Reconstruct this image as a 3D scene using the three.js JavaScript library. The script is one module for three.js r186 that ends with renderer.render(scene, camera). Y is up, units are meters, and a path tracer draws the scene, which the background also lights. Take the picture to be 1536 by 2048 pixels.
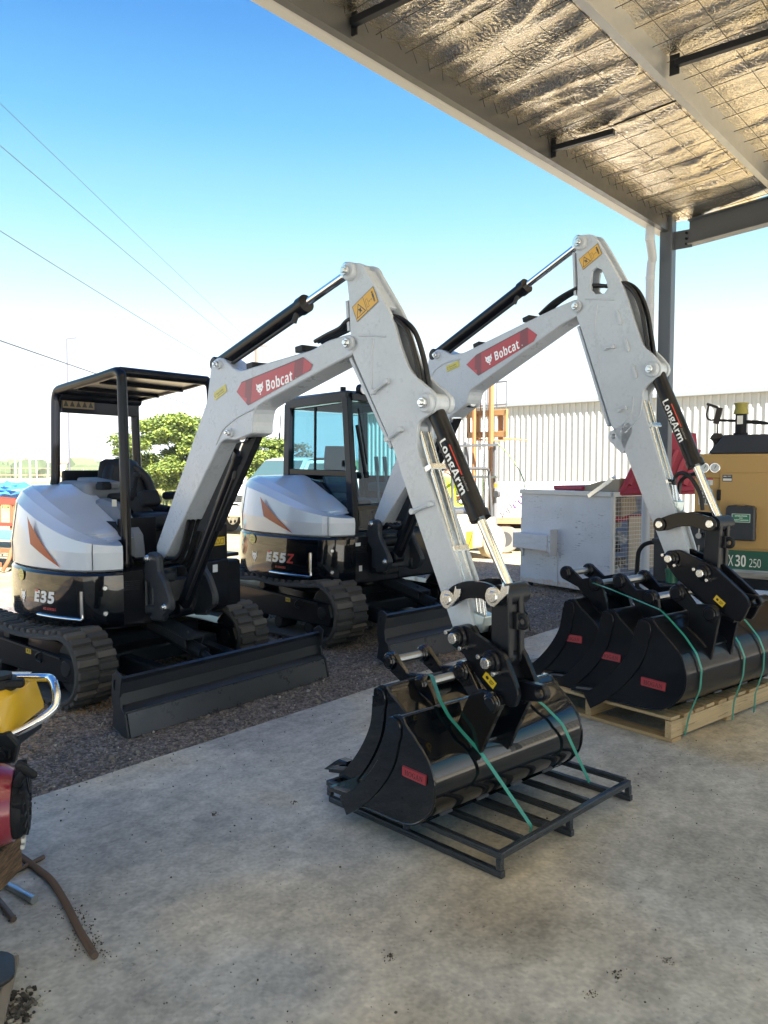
import * as THREE from 'three';
import { RoundedBoxGeometry } from 'three/addons/geometries/RoundedBoxGeometry.js';
import { mergeGeometries, toCreasedNormals, mergeVertices } from 'three/addons/utils/BufferGeometryUtils.js';
import { MarchingCubes } from 'three/addons/objects/MarchingCubes.js';
import { ImprovedNoise } from 'three/addons/math/ImprovedNoise.js';

// ---------------------------------------------------------------- camera, sky, sun, exposure
const scene = new THREE.Scene();
const camera = new THREE.PerspectiveCamera(65.24, 768 / 1024, 0.05, 6000);
camera.position.set(0, 1.6, 0);
camera.rotation.set(-Math.atan(92 / 1600), 0, 0);
const EXPOSURE = 5;
const renderer = new THREE.WebGLRenderer({ antialias: true });
renderer.setSize(768, 1024);
renderer.toneMapping = THREE.LinearToneMapping;
renderer.toneMappingExposure = EXPOSURE;
renderer.shadowMap.enabled = true;
{
  const W = 512, H = 256, d = new Float32Array(W * H * 4);
  // clear midday sky: radiance by elevation (degrees), white at the horizon to deep blue above
  const st = [[0, 2.0, 2.05, 2.1], [4, 1.7, 1.78, 1.85], [8, 1.15, 1.32, 1.42], [12, 0.74, 1.08, 1.22], [16.5, 0.42, 0.9, 1.12], [22, 0.19, 0.62, 1.03], [28, 0.088, 0.385, 0.92], [35, 0.055, 0.26, 0.78], [50, 0.052, 0.21, 0.66], [90, 0.05, 0.18, 0.57]];
  for (let j = 0; j < H; j++) {
    const el = (j + 0.5) / H * 180 - 90, a = Math.max(0, el);
    let k = 0; while (k < st.length - 2 && st[k + 1][0] < a) k++;
    const f = Math.min(1, (a - st[k][0]) / (st[k + 1][0] - st[k][0]));
    for (let i = 0; i < W; i++) {
      const o = (j * W + i) * 4;
      for (let c = 0; c < 3; c++) d[o + c] = (st[k][c + 1] * (1 - f) + st[k + 1][c + 1] * f) / EXPOSURE * (el < 0 ? 0.6 : 1);
      d[o + 3] = 1;
    }
  }
  const t = new THREE.DataTexture(d, W, H, THREE.RGBAFormat, THREE.FloatType);
  t.mapping = THREE.EquirectangularReflectionMapping; t.magFilter = THREE.LinearFilter; t.needsUpdate = true;
  scene.background = t; scene.environment = t;
}
const sun = new THREE.DirectionalLight(new THREE.Color(1, 0.96, 0.89), 5);
{
  const az = [0.42, 0.907], el = 44 * Math.PI / 180;
  sun.position.set(az[0] * Math.cos(el) * 60, Math.sin(el) * 60, az[1] * Math.cos(el) * 60);
  sun.castShadow = true;
  const c = sun.shadow.camera; c.left = -40; c.right = 40; c.top = 40; c.bottom = -40; c.far = 160;
  sun.shadow.mapSize.set(4096, 4096);
  scene.add(sun); scene.add(sun.target);
}

// ---------------------------------------------------------------- helpers
let seed = 7;
const rnd = () => { seed = (seed + 0x6D2B79F5) | 0; let t = Math.imul(seed ^ (seed >>> 15), 1 | seed); t = (t + Math.imul(t ^ (t >>> 7), 61 | t)) ^ t; return ((t ^ (t >>> 14)) >>> 0) / 4294967296; };
const rr = (a, b) => a + (b - a) * rnd();
const noise = new ImprovedNoise();
const nz = (x, y, z = 0) => noise.noise(x, y, z);
const fbm = (x, y, z = 0, n = 4) => { let s = 0, a = 0.5; for (let i = 0; i < n; i++) { s += a * nz(x, y, z + i * 7.3); x *= 2.03; y *= 2.03; a *= 0.5; } return s; };
const R = Math.PI / 180;
const v3 = (x, y, z) => new THREE.Vector3(x, y, z);
const UP = v3(0, 1, 0);
// a frame: x = heading (degrees, from +x towards the viewer), y = up, z = to the right of the heading
const frame = (x, y, z, deg) => new THREE.Matrix4().makeRotationY(-deg * R).setPosition(x, y, z);
const rel = (root, f) => root.clone().invert().multiply(f);

function clean(g) {
  let q = g.index ? g.toNonIndexed() : g;
  const o = new THREE.BufferGeometry();
  o.setAttribute('position', q.attributes.position);
  if (!q.attributes.normal) q.computeVertexNormals();
  o.setAttribute('normal', q.attributes.normal);
  o.setAttribute('uv', q.attributes.uv || new THREE.BufferAttribute(new Float32Array(q.attributes.position.count * 2), 2));
  return o;
}
const merge = list => { list = list.flat(9).filter(Boolean).map(clean); return list.length === 1 ? list[0] : mergeGeometries(list); };
const move = (g, x, y, z, rx = 0, ry = 0, rz = 0) => { if (rx) g.rotateX(rx); if (rz) g.rotateZ(rz); if (ry) g.rotateY(ry); g.translate(x, y, z); return g; };
const box = (w, h, d, x = 0, y = 0, z = 0, b = 0, rx = 0, ry = 0, rz = 0) => move(b ? new RoundedBoxGeometry(w, h, d, 2, Math.min(b, w / 2.01, h / 2.01, d / 2.01)) : new THREE.BoxGeometry(w, h, d), x, y, z, rx, ry, rz);
function rod(a, b, r, seg = 14, r2 = r, cap = true) {
  const A = v3(...a), B = v3(...b), d = B.clone().sub(A), L = d.length();
  const g = new THREE.CylinderGeometry(r2, r, L, seg, 1, !cap);
  g.applyQuaternion(new THREE.Quaternion().setFromUnitVectors(UP, d.normalize()));
  const m = A.add(B).multiplyScalar(0.5); g.translate(m.x, m.y, m.z); return g;
}
// a cylinder along z with chamfered rims
function disc(r, len, x, y, z, seg = 24, ch = 0.15) {
  const c = Math.min(r, len) * ch, h = len / 2;
  const g = new THREE.LatheGeometry([[0, -h], [r - c, -h], [r, -h + c], [r, h - c], [r - c, h], [0, h]].map(p => new THREE.Vector2(...p)), seg);
  const q = toCreasedNormals(g, 0.6); q.rotateX(Math.PI / 2); q.translate(x, y, z); return q;
}
const bar = (a, b, w, h = w) => { // square tube between two points
  const A = v3(...a), B = v3(...b), d = B.clone().sub(A), L = d.length(), g = new RoundedBoxGeometry(L, h, w, 1, Math.min(w, h) * 0.12);
  const x = d.normalize(), z = v3(0, 0, 0).crossVectors(x, Math.abs(x.y) > 0.95 ? v3(1, 0, 0) : UP).normalize(), y = v3(0, 0, 0).crossVectors(z, x);
  g.applyMatrix4(new THREE.Matrix4().makeBasis(x, y, z)); const m = A.add(B).multiplyScalar(0.5); g.translate(m.x, m.y, m.z); return g;
};
const tube = (pts, r, n = 24, s = 8, closed = false, tension = 0.5) => new THREE.TubeGeometry(new THREE.CatmullRomCurve3(pts.map(p => v3(...p)), closed, 'catmullrom', tension), n, r, s, closed);
const shape = (pts, holes = []) => { const s = new THREE.Shape(pts.map(p => new THREE.Vector2(...p))); for (const h of holes) s.holes.push(new THREE.Path(h.map(p => new THREE.Vector2(...p)))); return s; };
const ext = (pts, depth, z0 = -depth / 2, bev = 0.003, holes = []) => {
  const g = new THREE.ExtrudeGeometry(shape(pts, holes), { depth: depth - 2 * bev, bevelEnabled: bev > 0, bevelThickness: bev, bevelSize: bev, bevelOffset: -bev, bevelSegments: 1, curveSegments: 8 });
  g.translate(0, 0, z0 + bev); return g;
};
const smooth = (pts, n, closed = false, t = 0.5) => new THREE.CatmullRomCurve3(pts.map(p => v3(p[0], p[1], 0)), closed, 'catmullrom', t).getPoints(n).slice(0, closed ? n : n + 1).map(p => [p.x, p.y]);
const circle = (x, y, r, n = 16, a0 = 0, a1 = Math.PI * 2) => Array.from({ length: n }, (_, i) => { const a = a0 + (a1 - a0) * i / n; return [x + r * Math.cos(a), y + r * Math.sin(a)]; });
// outer hull of circles joined by tangents: plates with round ends
function hull(cs, n = 14) {
  const p = []; for (const [x, y, r] of cs) p.push(...circle(x, y, r, n));
  p.sort((a, b) => a[0] - b[0] || a[1] - b[1]);
  const cr = (o, a, b) => (a[0] - o[0]) * (b[1] - o[1]) - (a[1] - o[1]) * (b[0] - o[0]), half = q => { const h = []; for (const c of q) { while (h.length > 1 && cr(h[h.length - 2], h[h.length - 1], c) <= 1e-9) h.pop(); h.push(c); } h.pop(); return h; };
  return [...half(p), ...half([...p].reverse())];
}
// quads between rings of points (each ring the same number of points)
function loft(rings, closed = false, crease = 0.5, capEnds = false) {
  const P = [], U = []; const n = rings[0].length, m = closed ? n : n - 1;
  const push = (a, ua, va) => { P.push(...a); U.push(ua, va); };
  for (let i = 0; i < rings.length - 1; i++) for (let j = 0; j < m; j++) {
    const k = (j + 1) % n, a = rings[i][j], b = rings[i][k], c = rings[i + 1][k], d = rings[i + 1][j], u0 = j / m, u1 = (j + 1) / m, w0 = i / (rings.length - 1), w1 = (i + 1) / (rings.length - 1);
    push(a, u0, w0); push(b, u1, w0); push(c, u1, w1); push(a, u0, w0); push(c, u1, w1); push(d, u0, w1);
  }
  if (capEnds) for (const [ring, flip] of [[rings[0], 1], [rings[rings.length - 1], 0]]) {
    const c = ring.reduce((s, p) => [s[0] + p[0] / n, s[1] + p[1] / n, s[2] + p[2] / n], [0, 0, 0]);
    for (let j = 0; j < m; j++) { const a = ring[j], b = ring[(j + 1) % n]; for (const q of flip ? [b, a, c] : [a, b, c]) push(q, 0, 0); }
  }
  const g = new THREE.BufferGeometry();
  g.setAttribute('position', new THREE.Float32BufferAttribute(P, 3)); g.setAttribute('uv', new THREE.Float32BufferAttribute(U, 2));
  g.computeVertexNormals();
  return crease ? toCreasedNormals(g, crease) : g;
}
const taken = {};
const numbered = n => { const k = taken[n] = (taken[n] ?? -1) + 1; return k ? `${n}_${String(k).padStart(3, '0')}` : n; };
function info(o, label, category, group, kind) { if (label) o.userData.label = label; if (category) o.userData.category = category; if (group) o.userData.group = group; if (kind) o.userData.kind = kind; return o; }
function thing(name, label, category, f = new THREE.Matrix4(), group) {
  const o = new THREE.Group(); o.name = numbered(name); f.decompose(o.position, o.quaternion, o.scale); scene.add(o); o.updateMatrix();
  return info(o, label, category, group);
}
// a part of a thing; m, if given, is a frame relative to the parent and is baked in
function part(parent, name, geos, mat, m, label) {
  const g = Array.isArray(geos) ? merge(geos) : clean(geos);
  if (m) g.applyMatrix4(m);
  const o = new THREE.Mesh(g, mat); o.name = name; parent.add(o); if (label) o.userData.label = label; return o;
}
function solo(name, geos, mat, label, category, group, f) { const o = new THREE.Mesh(Array.isArray(geos) ? merge(geos) : clean(geos), mat); o.name = numbered(name); if (f) f.decompose(o.position, o.quaternion, o.scale); scene.add(o); return info(o, label, category, group); }
function setting(name, geo, mat) { const o = new THREE.Mesh(geo, mat); o.name = name; o.userData.kind = 'structure'; scene.add(o); return o; }

// ---------------------------------------------------------------- textures and materials
function tex(w, h, fn, srgb = true, rep = 1) {
  const d = new Uint8Array(w * h * 4);
  for (let j = 0; j < h; j++) for (let i = 0; i < w; i++) { const c = fn(i / w, j / h, i, j), o = (j * w + i) * 4; for (let k = 0; k < 3; k++) d[o + k] = Math.max(0, Math.min(255, 255 * (typeof c === 'number' ? c : c[k]))); d[o + 3] = 255; }
  const t = new THREE.DataTexture(d, w, h); t.wrapS = t.wrapT = THREE.RepeatWrapping; t.magFilter = THREE.LinearFilter; t.minFilter = THREE.LinearMipmapLinearFilter; t.generateMipmaps = true;
  if (srgb) t.colorSpace = THREE.SRGBColorSpace; t.repeat.set(rep, rep); t.needsUpdate = true; return t;
}
function canvas(w, h, draw) {
  const c = document.createElement('canvas'); c.width = w; c.height = h; const x = c.getContext('2d'); draw(x, w, h);
  const t = new THREE.CanvasTexture(c); t.colorSpace = THREE.SRGBColorSpace; t.anisotropy = 8; return t;
}
// tileable value noise, quick enough for large maps
function grid(n) { const a = new Float32Array(n * n); for (let i = 0; i < a.length; i++) a[i] = rnd(); return (u, v) => { u = (u - Math.floor(u)) * n; v = (v - Math.floor(v)) * n; const i = Math.floor(u) % n, j = Math.floor(v) % n, k = (i + 1) % n, l = (j + 1) % n; let f = u - Math.floor(u), g = v - Math.floor(v); f = f * f * (3 - 2 * f); g = g * g * (3 - 2 * g); return (a[j * n + i] * (1 - f) + a[j * n + k] * f) * (1 - g) + (a[l * n + i] * (1 - f) + a[l * n + k] * f) * g; }; }
const G4 = grid(5), G8 = grid(9), G16 = grid(17), G32 = grid(37), G64 = grid(71), G128 = grid(149), G256 = grid(307), G512 = grid(611);
const M = (c, rough = 0.5, o = {}) => { const m = new THREE.MeshPhysicalMaterial({ roughness: rough, ...o }); m.color.setRGB(...c); return m; };
const scuff = tex(512, 512, (u, v) => { const s = G16(u, v) * 0.5 + G64(u, v) * 0.3 + G256(u, v) * 0.2; return 0.55 + 0.45 * s; }, false);
const orange = tex(256, 256, (u, v) => 0.5 * G64(u, v) + 0.5 * G32(u, v), false);
const fine = tex(512, 512, (u, v) => 0.5 * G512(u, v) + 0.3 * G256(u, v) + 0.2 * G128(u, v), false);
const dust = tex(1024, 1024, (u, v) => { const a = G8(u, v), b = G64(u, v), c = G256(u, v), d = G512(u, v), e = G128(u * 0.3, v); return 0.985 + 0.03 * (a - 0.5) + 0.03 * (b - 0.5) + 0.03 * (c - 0.5) - (d > 0.93 ? 0.05 * b : 0) - (e > 0.9 ? 0.05 * c : 0); });
const mat = {
  black: M([0.006, 0.007, 0.010], 0.4, { specularIntensity: 0.2, clearcoat: 0.4, clearcoatRoughness: 0.08 }),
  gloss: M([0.003, 0.004, 0.006], 0.2, { specularIntensity: 0.25, clearcoat: 1, clearcoatRoughness: 0.02, bumpMap: orange, bumpScale: 0.0006 }),
  satin: M([0.012, 0.014, 0.018], 0.5, { roughnessMap: scuff, specularIntensity: 0.5 }),
  dark: M([0.009, 0.01, 0.013], 0.6, { specularIntensity: 0.5 }),
  white: M([0.66, 0.71, 0.77], 0.3, { clearcoat: 1, clearcoatRoughness: 0.05 }),  // white paint, with the blue of the sky mixed into its colour
  grey: M([0.53, 0.575, 0.63], 0.4, { map: dust, clearcoat: 0.4, clearcoatRoughness: 0.2, roughnessMap: scuff }),  // pale boom paint; its blue cast stands in for reflected sky
  chrome: M([0.78, 0.79, 0.8], 0.1, { metalness: 1 }),
  zinc: M([0.72, 0.74, 0.74], 0.32, { metalness: 1, roughnessMap: scuff }),
  steel: M([0.34, 0.35, 0.36], 0.45, { metalness: 1, roughnessMap: scuff }),
  rubber: M([0.06, 0.057, 0.054], 0.8, { bumpMap: fine, bumpScale: 0.002 }),
  rubberDust: M([0.11, 0.1, 0.088], 0.9, { bumpMap: fine, bumpScale: 0.002 }),
  blade: M([0.013, 0.016, 0.021], 0.42, { clearcoat: 0.3, clearcoatRoughness: 0.2 }),
  hose: M([0.012, 0.012, 0.013], 0.45),
  seat: M([0.015, 0.016, 0.02], 0.6),
  trim: M([0.19, 0.21, 0.24], 0.6),
  cast: M([0.028, 0.032, 0.038], 0.55, { roughnessMap: scuff }),
  orange: M([0.40, 0.05, 0.012], 0.35, { clearcoat: 0.6, clearcoatRoughness: 0.1, specularIntensity: 0.3 }),
  yellow: M([0.75, 0.52, 0.03], 0.45),
  lens: M([0.8, 0.82, 0.82], 0.15, { clearcoat: 1 }),
  glass: M([0.36, 0.60, 0.66], 0.02, { transmission: 1, thickness: 0, ior: 1.5 }),
  galv: M([0.5, 0.52, 0.53], 0.42, { metalness: 0.85, roughnessMap: scuff }),
};
const sticker = (w, h, draw, o = {}) => new THREE.MeshPhysicalMaterial({ map: canvas(w, h, draw), roughness: 0.35, clearcoat: 0.5, clearcoatRoughness: 0.2, ...o });
const clearSticker = (w, h, draw, o = {}) => sticker(w, h, draw, { transparent: true, ...o });
// flat print on a plane facing +z, its centre at (x, y, z), turned by rz in the plane
const print = (w, h, x, y, z, rz = 0) => move(new THREE.PlaneGeometry(w, h), x, y, z, 0, 0, rz);
const catHead = (x, cx, cy, s, c = '#fff') => { // head of a wild cat, cut out in white
  x.save(); x.translate(cx, cy); x.scale(s, s); x.fillStyle = c; x.beginPath();
  [[-46, -50], [-26, -30], [0, -34], [26, -30], [46, -50], [42, -12], [48, 6], [36, 16], [30, 34], [12, 44], [0, 52], [-12, 44], [-30, 34], [-36, 16], [-48, 6], [-42, -12]].forEach((p, i) => i ? x.lineTo(...p) : x.moveTo(...p)); x.closePath(); x.fill();
  x.globalCompositeOperation = 'destination-out'; x.beginPath(); x.moveTo(-30, -4); x.lineTo(-8, 8); x.lineTo(-22, 12); x.closePath(); x.moveTo(30, -4); x.lineTo(8, 8); x.lineTo(22, 12); x.closePath(); x.moveTo(-10, 26); x.lineTo(10, 26); x.lineTo(0, 36); x.closePath(); x.fill(); x.restore();
  x.fillStyle = c; x.beginPath(); x.arc(cx + 2 * s, cy + 62 * s, 8 * s, 0, 7); x.fill();
};
// ---------------------------------------------------------------- ground, slab, gravel
const SHED = frame(0, 0, 0, -50); // x along the eave (away), z into the shed
const shedPt = (E, y, N) => v3(E, y, N).applyMatrix4(SHED);
{
  const dirtMap = tex(1024, 1024, (u, v) => { const a = G8(u, v), b = G32(u, v), c = G128(u, v), d = G512(u, v); const t = 0.72 + 0.16 * (a - 0.5) + 0.14 * (b - 0.5) + 0.12 * (c - 0.5) + 0.2 * (d - 0.5); return [t * 0.83, t * 0.75, t * 0.58]; });
  const m = M([1, 1, 1], 0.95, { map: dirtMap });
  dirtMap.repeat.set(1 / 9, 1 / 9);
  const g = new THREE.PlaneGeometry(6000, 6000, 1, 1); g.rotateX(-Math.PI / 2); g.translate(0, -0.014, 0);
  const uv = g.attributes.uv, p = g.attributes.position; for (let i = 0; i < uv.count; i++) uv.setXY(i, p.getX(i), p.getZ(i));
  setting('ground', g, m);
  // gravel yard strip in front of the shed
  const gravelMap = tex(1024, 1024, (u, v) => { const a = G4(u, v), b = G16(u, v), c = G128(u, v), d = G256(u, v), e = G512(u, v); const soil = Math.max(0, Math.min(1, (0.6 * a + 0.4 * b - 0.5) * 4 + 0.3)); const t = 0.43 + 0.24 * (d - 0.5) + 0.3 * (e - 0.5) + 0.12 * (c - 0.5); return [t * (1.06 + 0.4 * soil), t * (0.99 + 0.22 * soil), t * (0.95 + 0.0 * soil)]; });
  gravelMap.repeat.set(1 / 5, 1 / 5);
  const bump = fine.clone(); bump.repeat.set(1 / 1.3, 1 / 1.3); bump.needsUpdate = true;
  const s = shape([[-9, 3.6], [11.2, 3.6], [11.4, 7.4], [10.2, 8.6], [7.5, 9.4], [4, 9.1], [1, 9.6], [-2, 8.8], [-5, 9.4], [-9, 8.6]]);
  const gg = new THREE.ShapeGeometry(s); gg.rotateX(-Math.PI / 2); gg.applyMatrix4(SHED); gg.translate(0, -0.008, 0);
  setting('gravel_yard', gg, M([1, 1, 1], 0.95, { map: gravelMap, bumpMap: bump, bumpScale: 0.02 }));
  // concrete slab with a broken-cast edge
  const stain = (u, v) => { const a = G4(u, v), b = G8(u + 0.3, v), c = G32(u, v), d = G128(u, v), e = G512(u, v), f = G64(u * 1.0, v * 3.0), w = G16(u + 0.1 * b, v + 0.1 * a);
    let t = 0.71 + 0.06 * (a - 0.5) + 0.07 * (b - 0.5) + 0.08 * (w - 0.5) + 0.09 * (c - 0.5) + 0.08 * (d - 0.5) + 0.11 * (e - 0.5) + 0.07 * (f - 0.5);
    const brown = Math.max(0, (b - 0.5) * 1.2 + (w - 0.5) * 0.8); const dark = Math.max(0, w - 0.62) * 0.4 * G32(u + 0.5, v);
    t -= dark; const sp = G512(u + 0.37, v + 0.11) > 0.955 ? 0.13 : 0; t -= sp;
    return [t * (0.985 + 0.16 * brown), t * (0.985 + 0.04 * brown), t * (0.955 - 0.13 * brown)]; };
  // scrape arcs and pale scratches left by dragged steel
  const arcs = Array.from({ length: 16 }, () => [rnd(), rnd(), rr(0.02, 0.16), rr(0, 6.28), rr(0.4, 1.6), rr(0.0006, 0.0022), rnd() < 0.45 ? 0.05 : -0.045]);
  const marks = (u, v) => { let s = 0; for (const [x, y, r, a, w, t, k] of arcs) { let dx = u - x, dy = v - y; dx -= Math.round(dx); dy -= Math.round(dy); const d = Math.abs(Math.hypot(dx, dy) - r); if (d < t * 3) { let q = Math.atan2(dy, dx) - a; q -= Math.round(q / 6.2832) * 6.2832; if (Math.abs(q) < w) s += k * Math.exp(-d * d / t / t) * (0.3 + G128(u, v)); } } return s; };
  const cm = tex(2048, 2048, (u, v) => { const c = stain(u, v), m = marks(u, v); return [c[0] + m, c[1] + m, c[2] + m]; }); cm.repeat.set(1 / 7, 1 / 7);
  const cr = tex(1024, 1024, (u, v) => 0.55 + 0.25 * G16(u, v) + 0.2 * G128(u, v), false); cr.repeat.set(1 / 3.1, 1 / 3.1);
  const cb = fine.clone(); cb.repeat.set(1 / 1.7, 1 / 1.7); cb.needsUpdate = true;
  const edge = []; for (let E = -9; E <= 11; E += 0.06) edge.push([E, 3.73 + 0.016 * fbm(E * 1.3, 3.1) + 0.03 * Math.pow(Math.max(0, nz(E * 2.1, 9.2)), 2) * nz(E * 9, 1.1)]);
  const sg = ext([[11, -12], ...edge.reverse(), [-9, -12]].reverse(), 0.12, -0.12, 0.004); sg.rotateX(-Math.PI / 2); sg.applyMatrix4(SHED);
  setting('concrete_slab', sg, M([1, 1, 1], 0.85, { map: cm, roughnessMap: cr, bumpMap: cb, bumpScale: 0.0035 }));
}
{
  // loose stones of the yard and crumbs on the slab: nobody could count them
  const stone = n => { const g = new THREE.IcosahedronGeometry(1, 0), p = g.attributes.position; const c = {}; for (let i = 0; i < p.count; i++) { const k = [p.getX(i), p.getY(i), p.getZ(i)].map(q => q.toFixed(3)).join(); c[k] ??= rr(0.65, 1.2); p.setXYZ(i, p.getX(i) * c[k], p.getY(i) * c[k] * 0.7, p.getZ(i) * c[k]); } g.computeVertexNormals(); return g; };
  const q = new THREE.Quaternion(), e = new THREE.Euler(), mx = new THREE.Matrix4(), col = new THREE.Color();
  const scatter = (name, label, category, n, mt, place) => {
    const im = new THREE.InstancedMesh(stone(), mt, n); im.name = name; info(im, label, category, null, 'stuff');
    for (let i = 0; i < n; i++) { const [p, s, c] = place(i); e.set(rr(0, 6), rr(0, 6), rr(0, 6)); mx.compose(p, q.setFromEuler(e), v3(s, s, s)); im.setMatrixAt(i, mx); im.setColorAt(i, col.setRGB(...c)); }
    scene.add(im);
  };
  const sm = new THREE.MeshStandardMaterial({ roughness: 0.95 });
  scatter('gravel_stones', 'dark crushed stones covering the yard beside the concrete slab', 'gravel', 34000, sm, () => {
    let E, N, d; do { E = rr(-1.5, 9.5); d = Math.pow(rnd(), 1.35) * 4.4; N = -3.74 - d; } while (fbm(E * 0.7, N * 0.7) > 0.1 + rnd() * 0.25 && rnd() < 0.85);
    const s = rr(0.0035, 0.011) * (rnd() < 0.06 ? 1.9 : 1), t = rr(0.11, 0.32) * (rnd() < 0.05 ? 1.8 : 1);
    return [shedPt(E, -0.007 + s * 0.3, N), s, [t, t * rr(0.87, 0.95), t * rr(0.74, 0.9)]];
  });
  scatter('slab_crumbs', 'scattered crumbs of dirt and grit on the concrete floor', 'grit', 2100, sm, j => {
    const i = j - 600;
    let p, s = rr(0.0014, 0.0034) * (rnd() < 0.1 ? 1.8 : 1);
    if (i < 560) p = v3(rr(-1.7, 2.6), 0, rr(-4.6, -1.6));
    else if (i < 760) { const k = rnd(); p = v3(-1.17 + 0.23 * k + rr(0.012, 0.07) * (rnd() < 0.25 ? -0.7 : 1), 0, -2.83 + 0.32 * k + rr(-0.02, 0.02)); }
    else if (i < 1060) { const k = Math.floor(rnd() * 9), c = [[-0.43, -3.72], [0.02, -2.52], [0.38, -2.1], [0.92, -2.5], [-0.78, -3.6], [0.63, -2.34], [-0.2, -2.06], [0.73, -2.43], [1.1, -2.02]][k]; p = v3(c[0] + rr(-1, 1) * 0.028 * rnd(), 0, c[1] + rr(-1, 1) * 0.02); }
    else if (i < 1250) { p = v3(-1.085 + rr(-0.07, 0.07) * rnd(), 0, -2.26 + rr(-0.12, 0.1) * rnd()); s = rr(0.003, 0.013); }
    else { const E = rr(-1.5, 8), N = -3.7 + Math.pow(rnd(), 2) * 0.5; p = shedPt(E, 0, N); s = rr(0.002, 0.006); }
    const t = rr(0.02, 0.12); p.y = s * 0.4; return [p, s, rnd() < 0.12 ? [0.35, 0.33, 0.28] : [t * 1.1, t, t * 0.85]];
  });
}
// ---------------------------------------------------------------- shed roof
{
  const foilBump = tex(1024, 1024, (u, v) => 0.45 * G64(u, v) + 0.35 * G128(u, v) + 0.2 * G256(u, v), false); foilBump.repeat.set(1 / 1.3, 1 / 1.3);
  const foil = M([0.86, 0.78, 0.64], 0.25, { metalness: 1, bumpMap: foilBump, bumpScale: 0.008 });  // silver foil; warm reflection of the sunlit ground is tinted into the colour
  const paint = M([0.085, 0.095, 0.11], 0.5, { roughnessMap: scuff }), fascia = M([0.62, 0.6, 0.55], 0.45), zincal = M([0.42, 0.42, 0.41], 0.5, { metalness: 0.6, roughnessMap: scuff });
  const t = thing('open_shed', 'open steel shed with foil-lined roof, grey corner post and gutter', 'shed', SHED);
  const y0 = N => 4.41 + 0.09 * (N + 3.6);
  { // foil lining, wrinkled across the purlins
    const P = [], U = [], I = []; const es = [], ns = [];
    for (let E = -6; E <= 9.26; E += E < 2 ? 0.12 : 0.035) es.push(E); for (let N = -3.44; N <= 5.8; N += N < -0.2 ? 0.035 : 0.25) ns.push(N);
    for (const N of ns) for (const E of es) {
      const bay = Math.sin(Math.PI * ((N + 3.58) % 1.35) / 1.35), w = 0.35 * N + 0.25 * nz(E * 0.8, N * 0.9);
      const fold = Math.pow(1 - Math.abs(nz(E * 2.1 + w, N * 0.42, 2)), 5) * 0.06 + Math.pow(1 - Math.abs(nz(E * 5.3 + w * 2, N * 0.9, 5)), 4) * 0.03;
      const y = y0(N) - 0.012 - 0.03 * bay * (0.6 + nz(E * 0.6, N * 0.7, 3)) - fold * (0.4 + 0.6 * bay) + 0.012 * fbm(E * 6, N * 3.5, 1) - (E > 9.1 ? 0.02 * nz(E * 3, N * 4) : 0);
      P.push(E + (E > 9.2 ? 0.05 * nz(N * 3, 4) : 0), y, N); U.push(E, N);
    }
    const n = es.length; for (let j = 0; j < ns.length - 1; j++) for (let i = 0; i < n - 1; i++) { const a = j * n + i; I.push(a, a + n, a + 1, a + 1, a + n, a + n + 1); }
    const g = new THREE.BufferGeometry(); g.setAttribute('position', new THREE.Float32BufferAttribute(P, 3)); g.setAttribute('uv', new THREE.Float32BufferAttribute(U, 2)); g.setIndex(I); g.computeVertexNormals();
    const o = new THREE.Mesh(g, foil); o.name = 'foil_lining'; o.userData.label = 'crinkled silver foil under the roof sheets'; t.add(o);
  }
  { const w = []; const wire = (a, b) => w.push(rod(a, b, 0.003, 4, 0.003, false));
    for (let N = -3.5; N < 1; N += 0.28) { const o = rr(-0.05, 0.05); wire([-2, y0(N) - 0.07, N + o], [9.25, y0(N) - 0.07, N - o]); }
    for (let E = 2.2; E < 9.2; E += 0.3) wire([E + rr(-0.03, 0.03), y0(-3.5) - 0.075, -3.5], [E + rr(-0.03, 0.03), y0(0.9) - 0.075, 0.9]);
    part(t, 'safety_mesh', w, M([0.06, 0.055, 0.05], 0.6)).userData.kind = 'stuff'; }
  part(t, 'roof_sheet', [(() => { const p = []; for (let N = -3.85; N <= 6.5; N += 10.35) p.push([N, y0(N) + 0.03]); const s = [[-9, 0], [9.32, 0], [9.32, 0.035], [-9, 0.035]]; const g = ext(s, 9.5, -3.6, 0); g.applyMatrix4(new THREE.Matrix4().makeShear(0, 0, 0, 0, 0, 0.09)); g.translate(0, y0(-3.6) + 0.03 + 0.09 * 3.6, 0); return g; })()], zincal);
  const cee = (N, b) => { const d = 0.185, s = [[0, 0], [0.06, 0], [0.06, 0.018], [0.0585, 0.018], [0.0585, 0.0025], [0.0025, 0.0025], [0.0025, d - 0.0025], [0.0585, d - 0.0025], [0.0585, d - 0.018], [0.06, d - 0.018], [0.06, d], [0, d]]; const g = ext(s, 18.2, 0, 0); g.rotateY(Math.PI / 2); g.translate(-9, b, N); return g; };
  part(t, 'eave_purlin', [cee(-3.43, y0(-3.5) - 0.19)], M([0.1, 0.1, 0.098], 0.5, { metalness: 0.5, roughnessMap: scuff }));
  for (let k = 0; k < 7; k++) { const N = -2.25 + 1.35 * k; part(t, 'purlin', [cee(N + 0.03, y0(N) - 0.2), ...(k ? [] : [])], zincal); }
  part(t, 'gutter', [box(18.3, 0.165, 0.005, 0.17, 4.325, -3.605, 0), box(18.3, 0.005, 0.11, 0.17, 4.243, -3.55, 0), box(18.3, 0.02, 0.012, 0.17, 4.407, -3.598, 0.004), box(0.005, 0.15, 0.105, 9.318, 4.32, -3.55, 0)], fascia);
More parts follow.
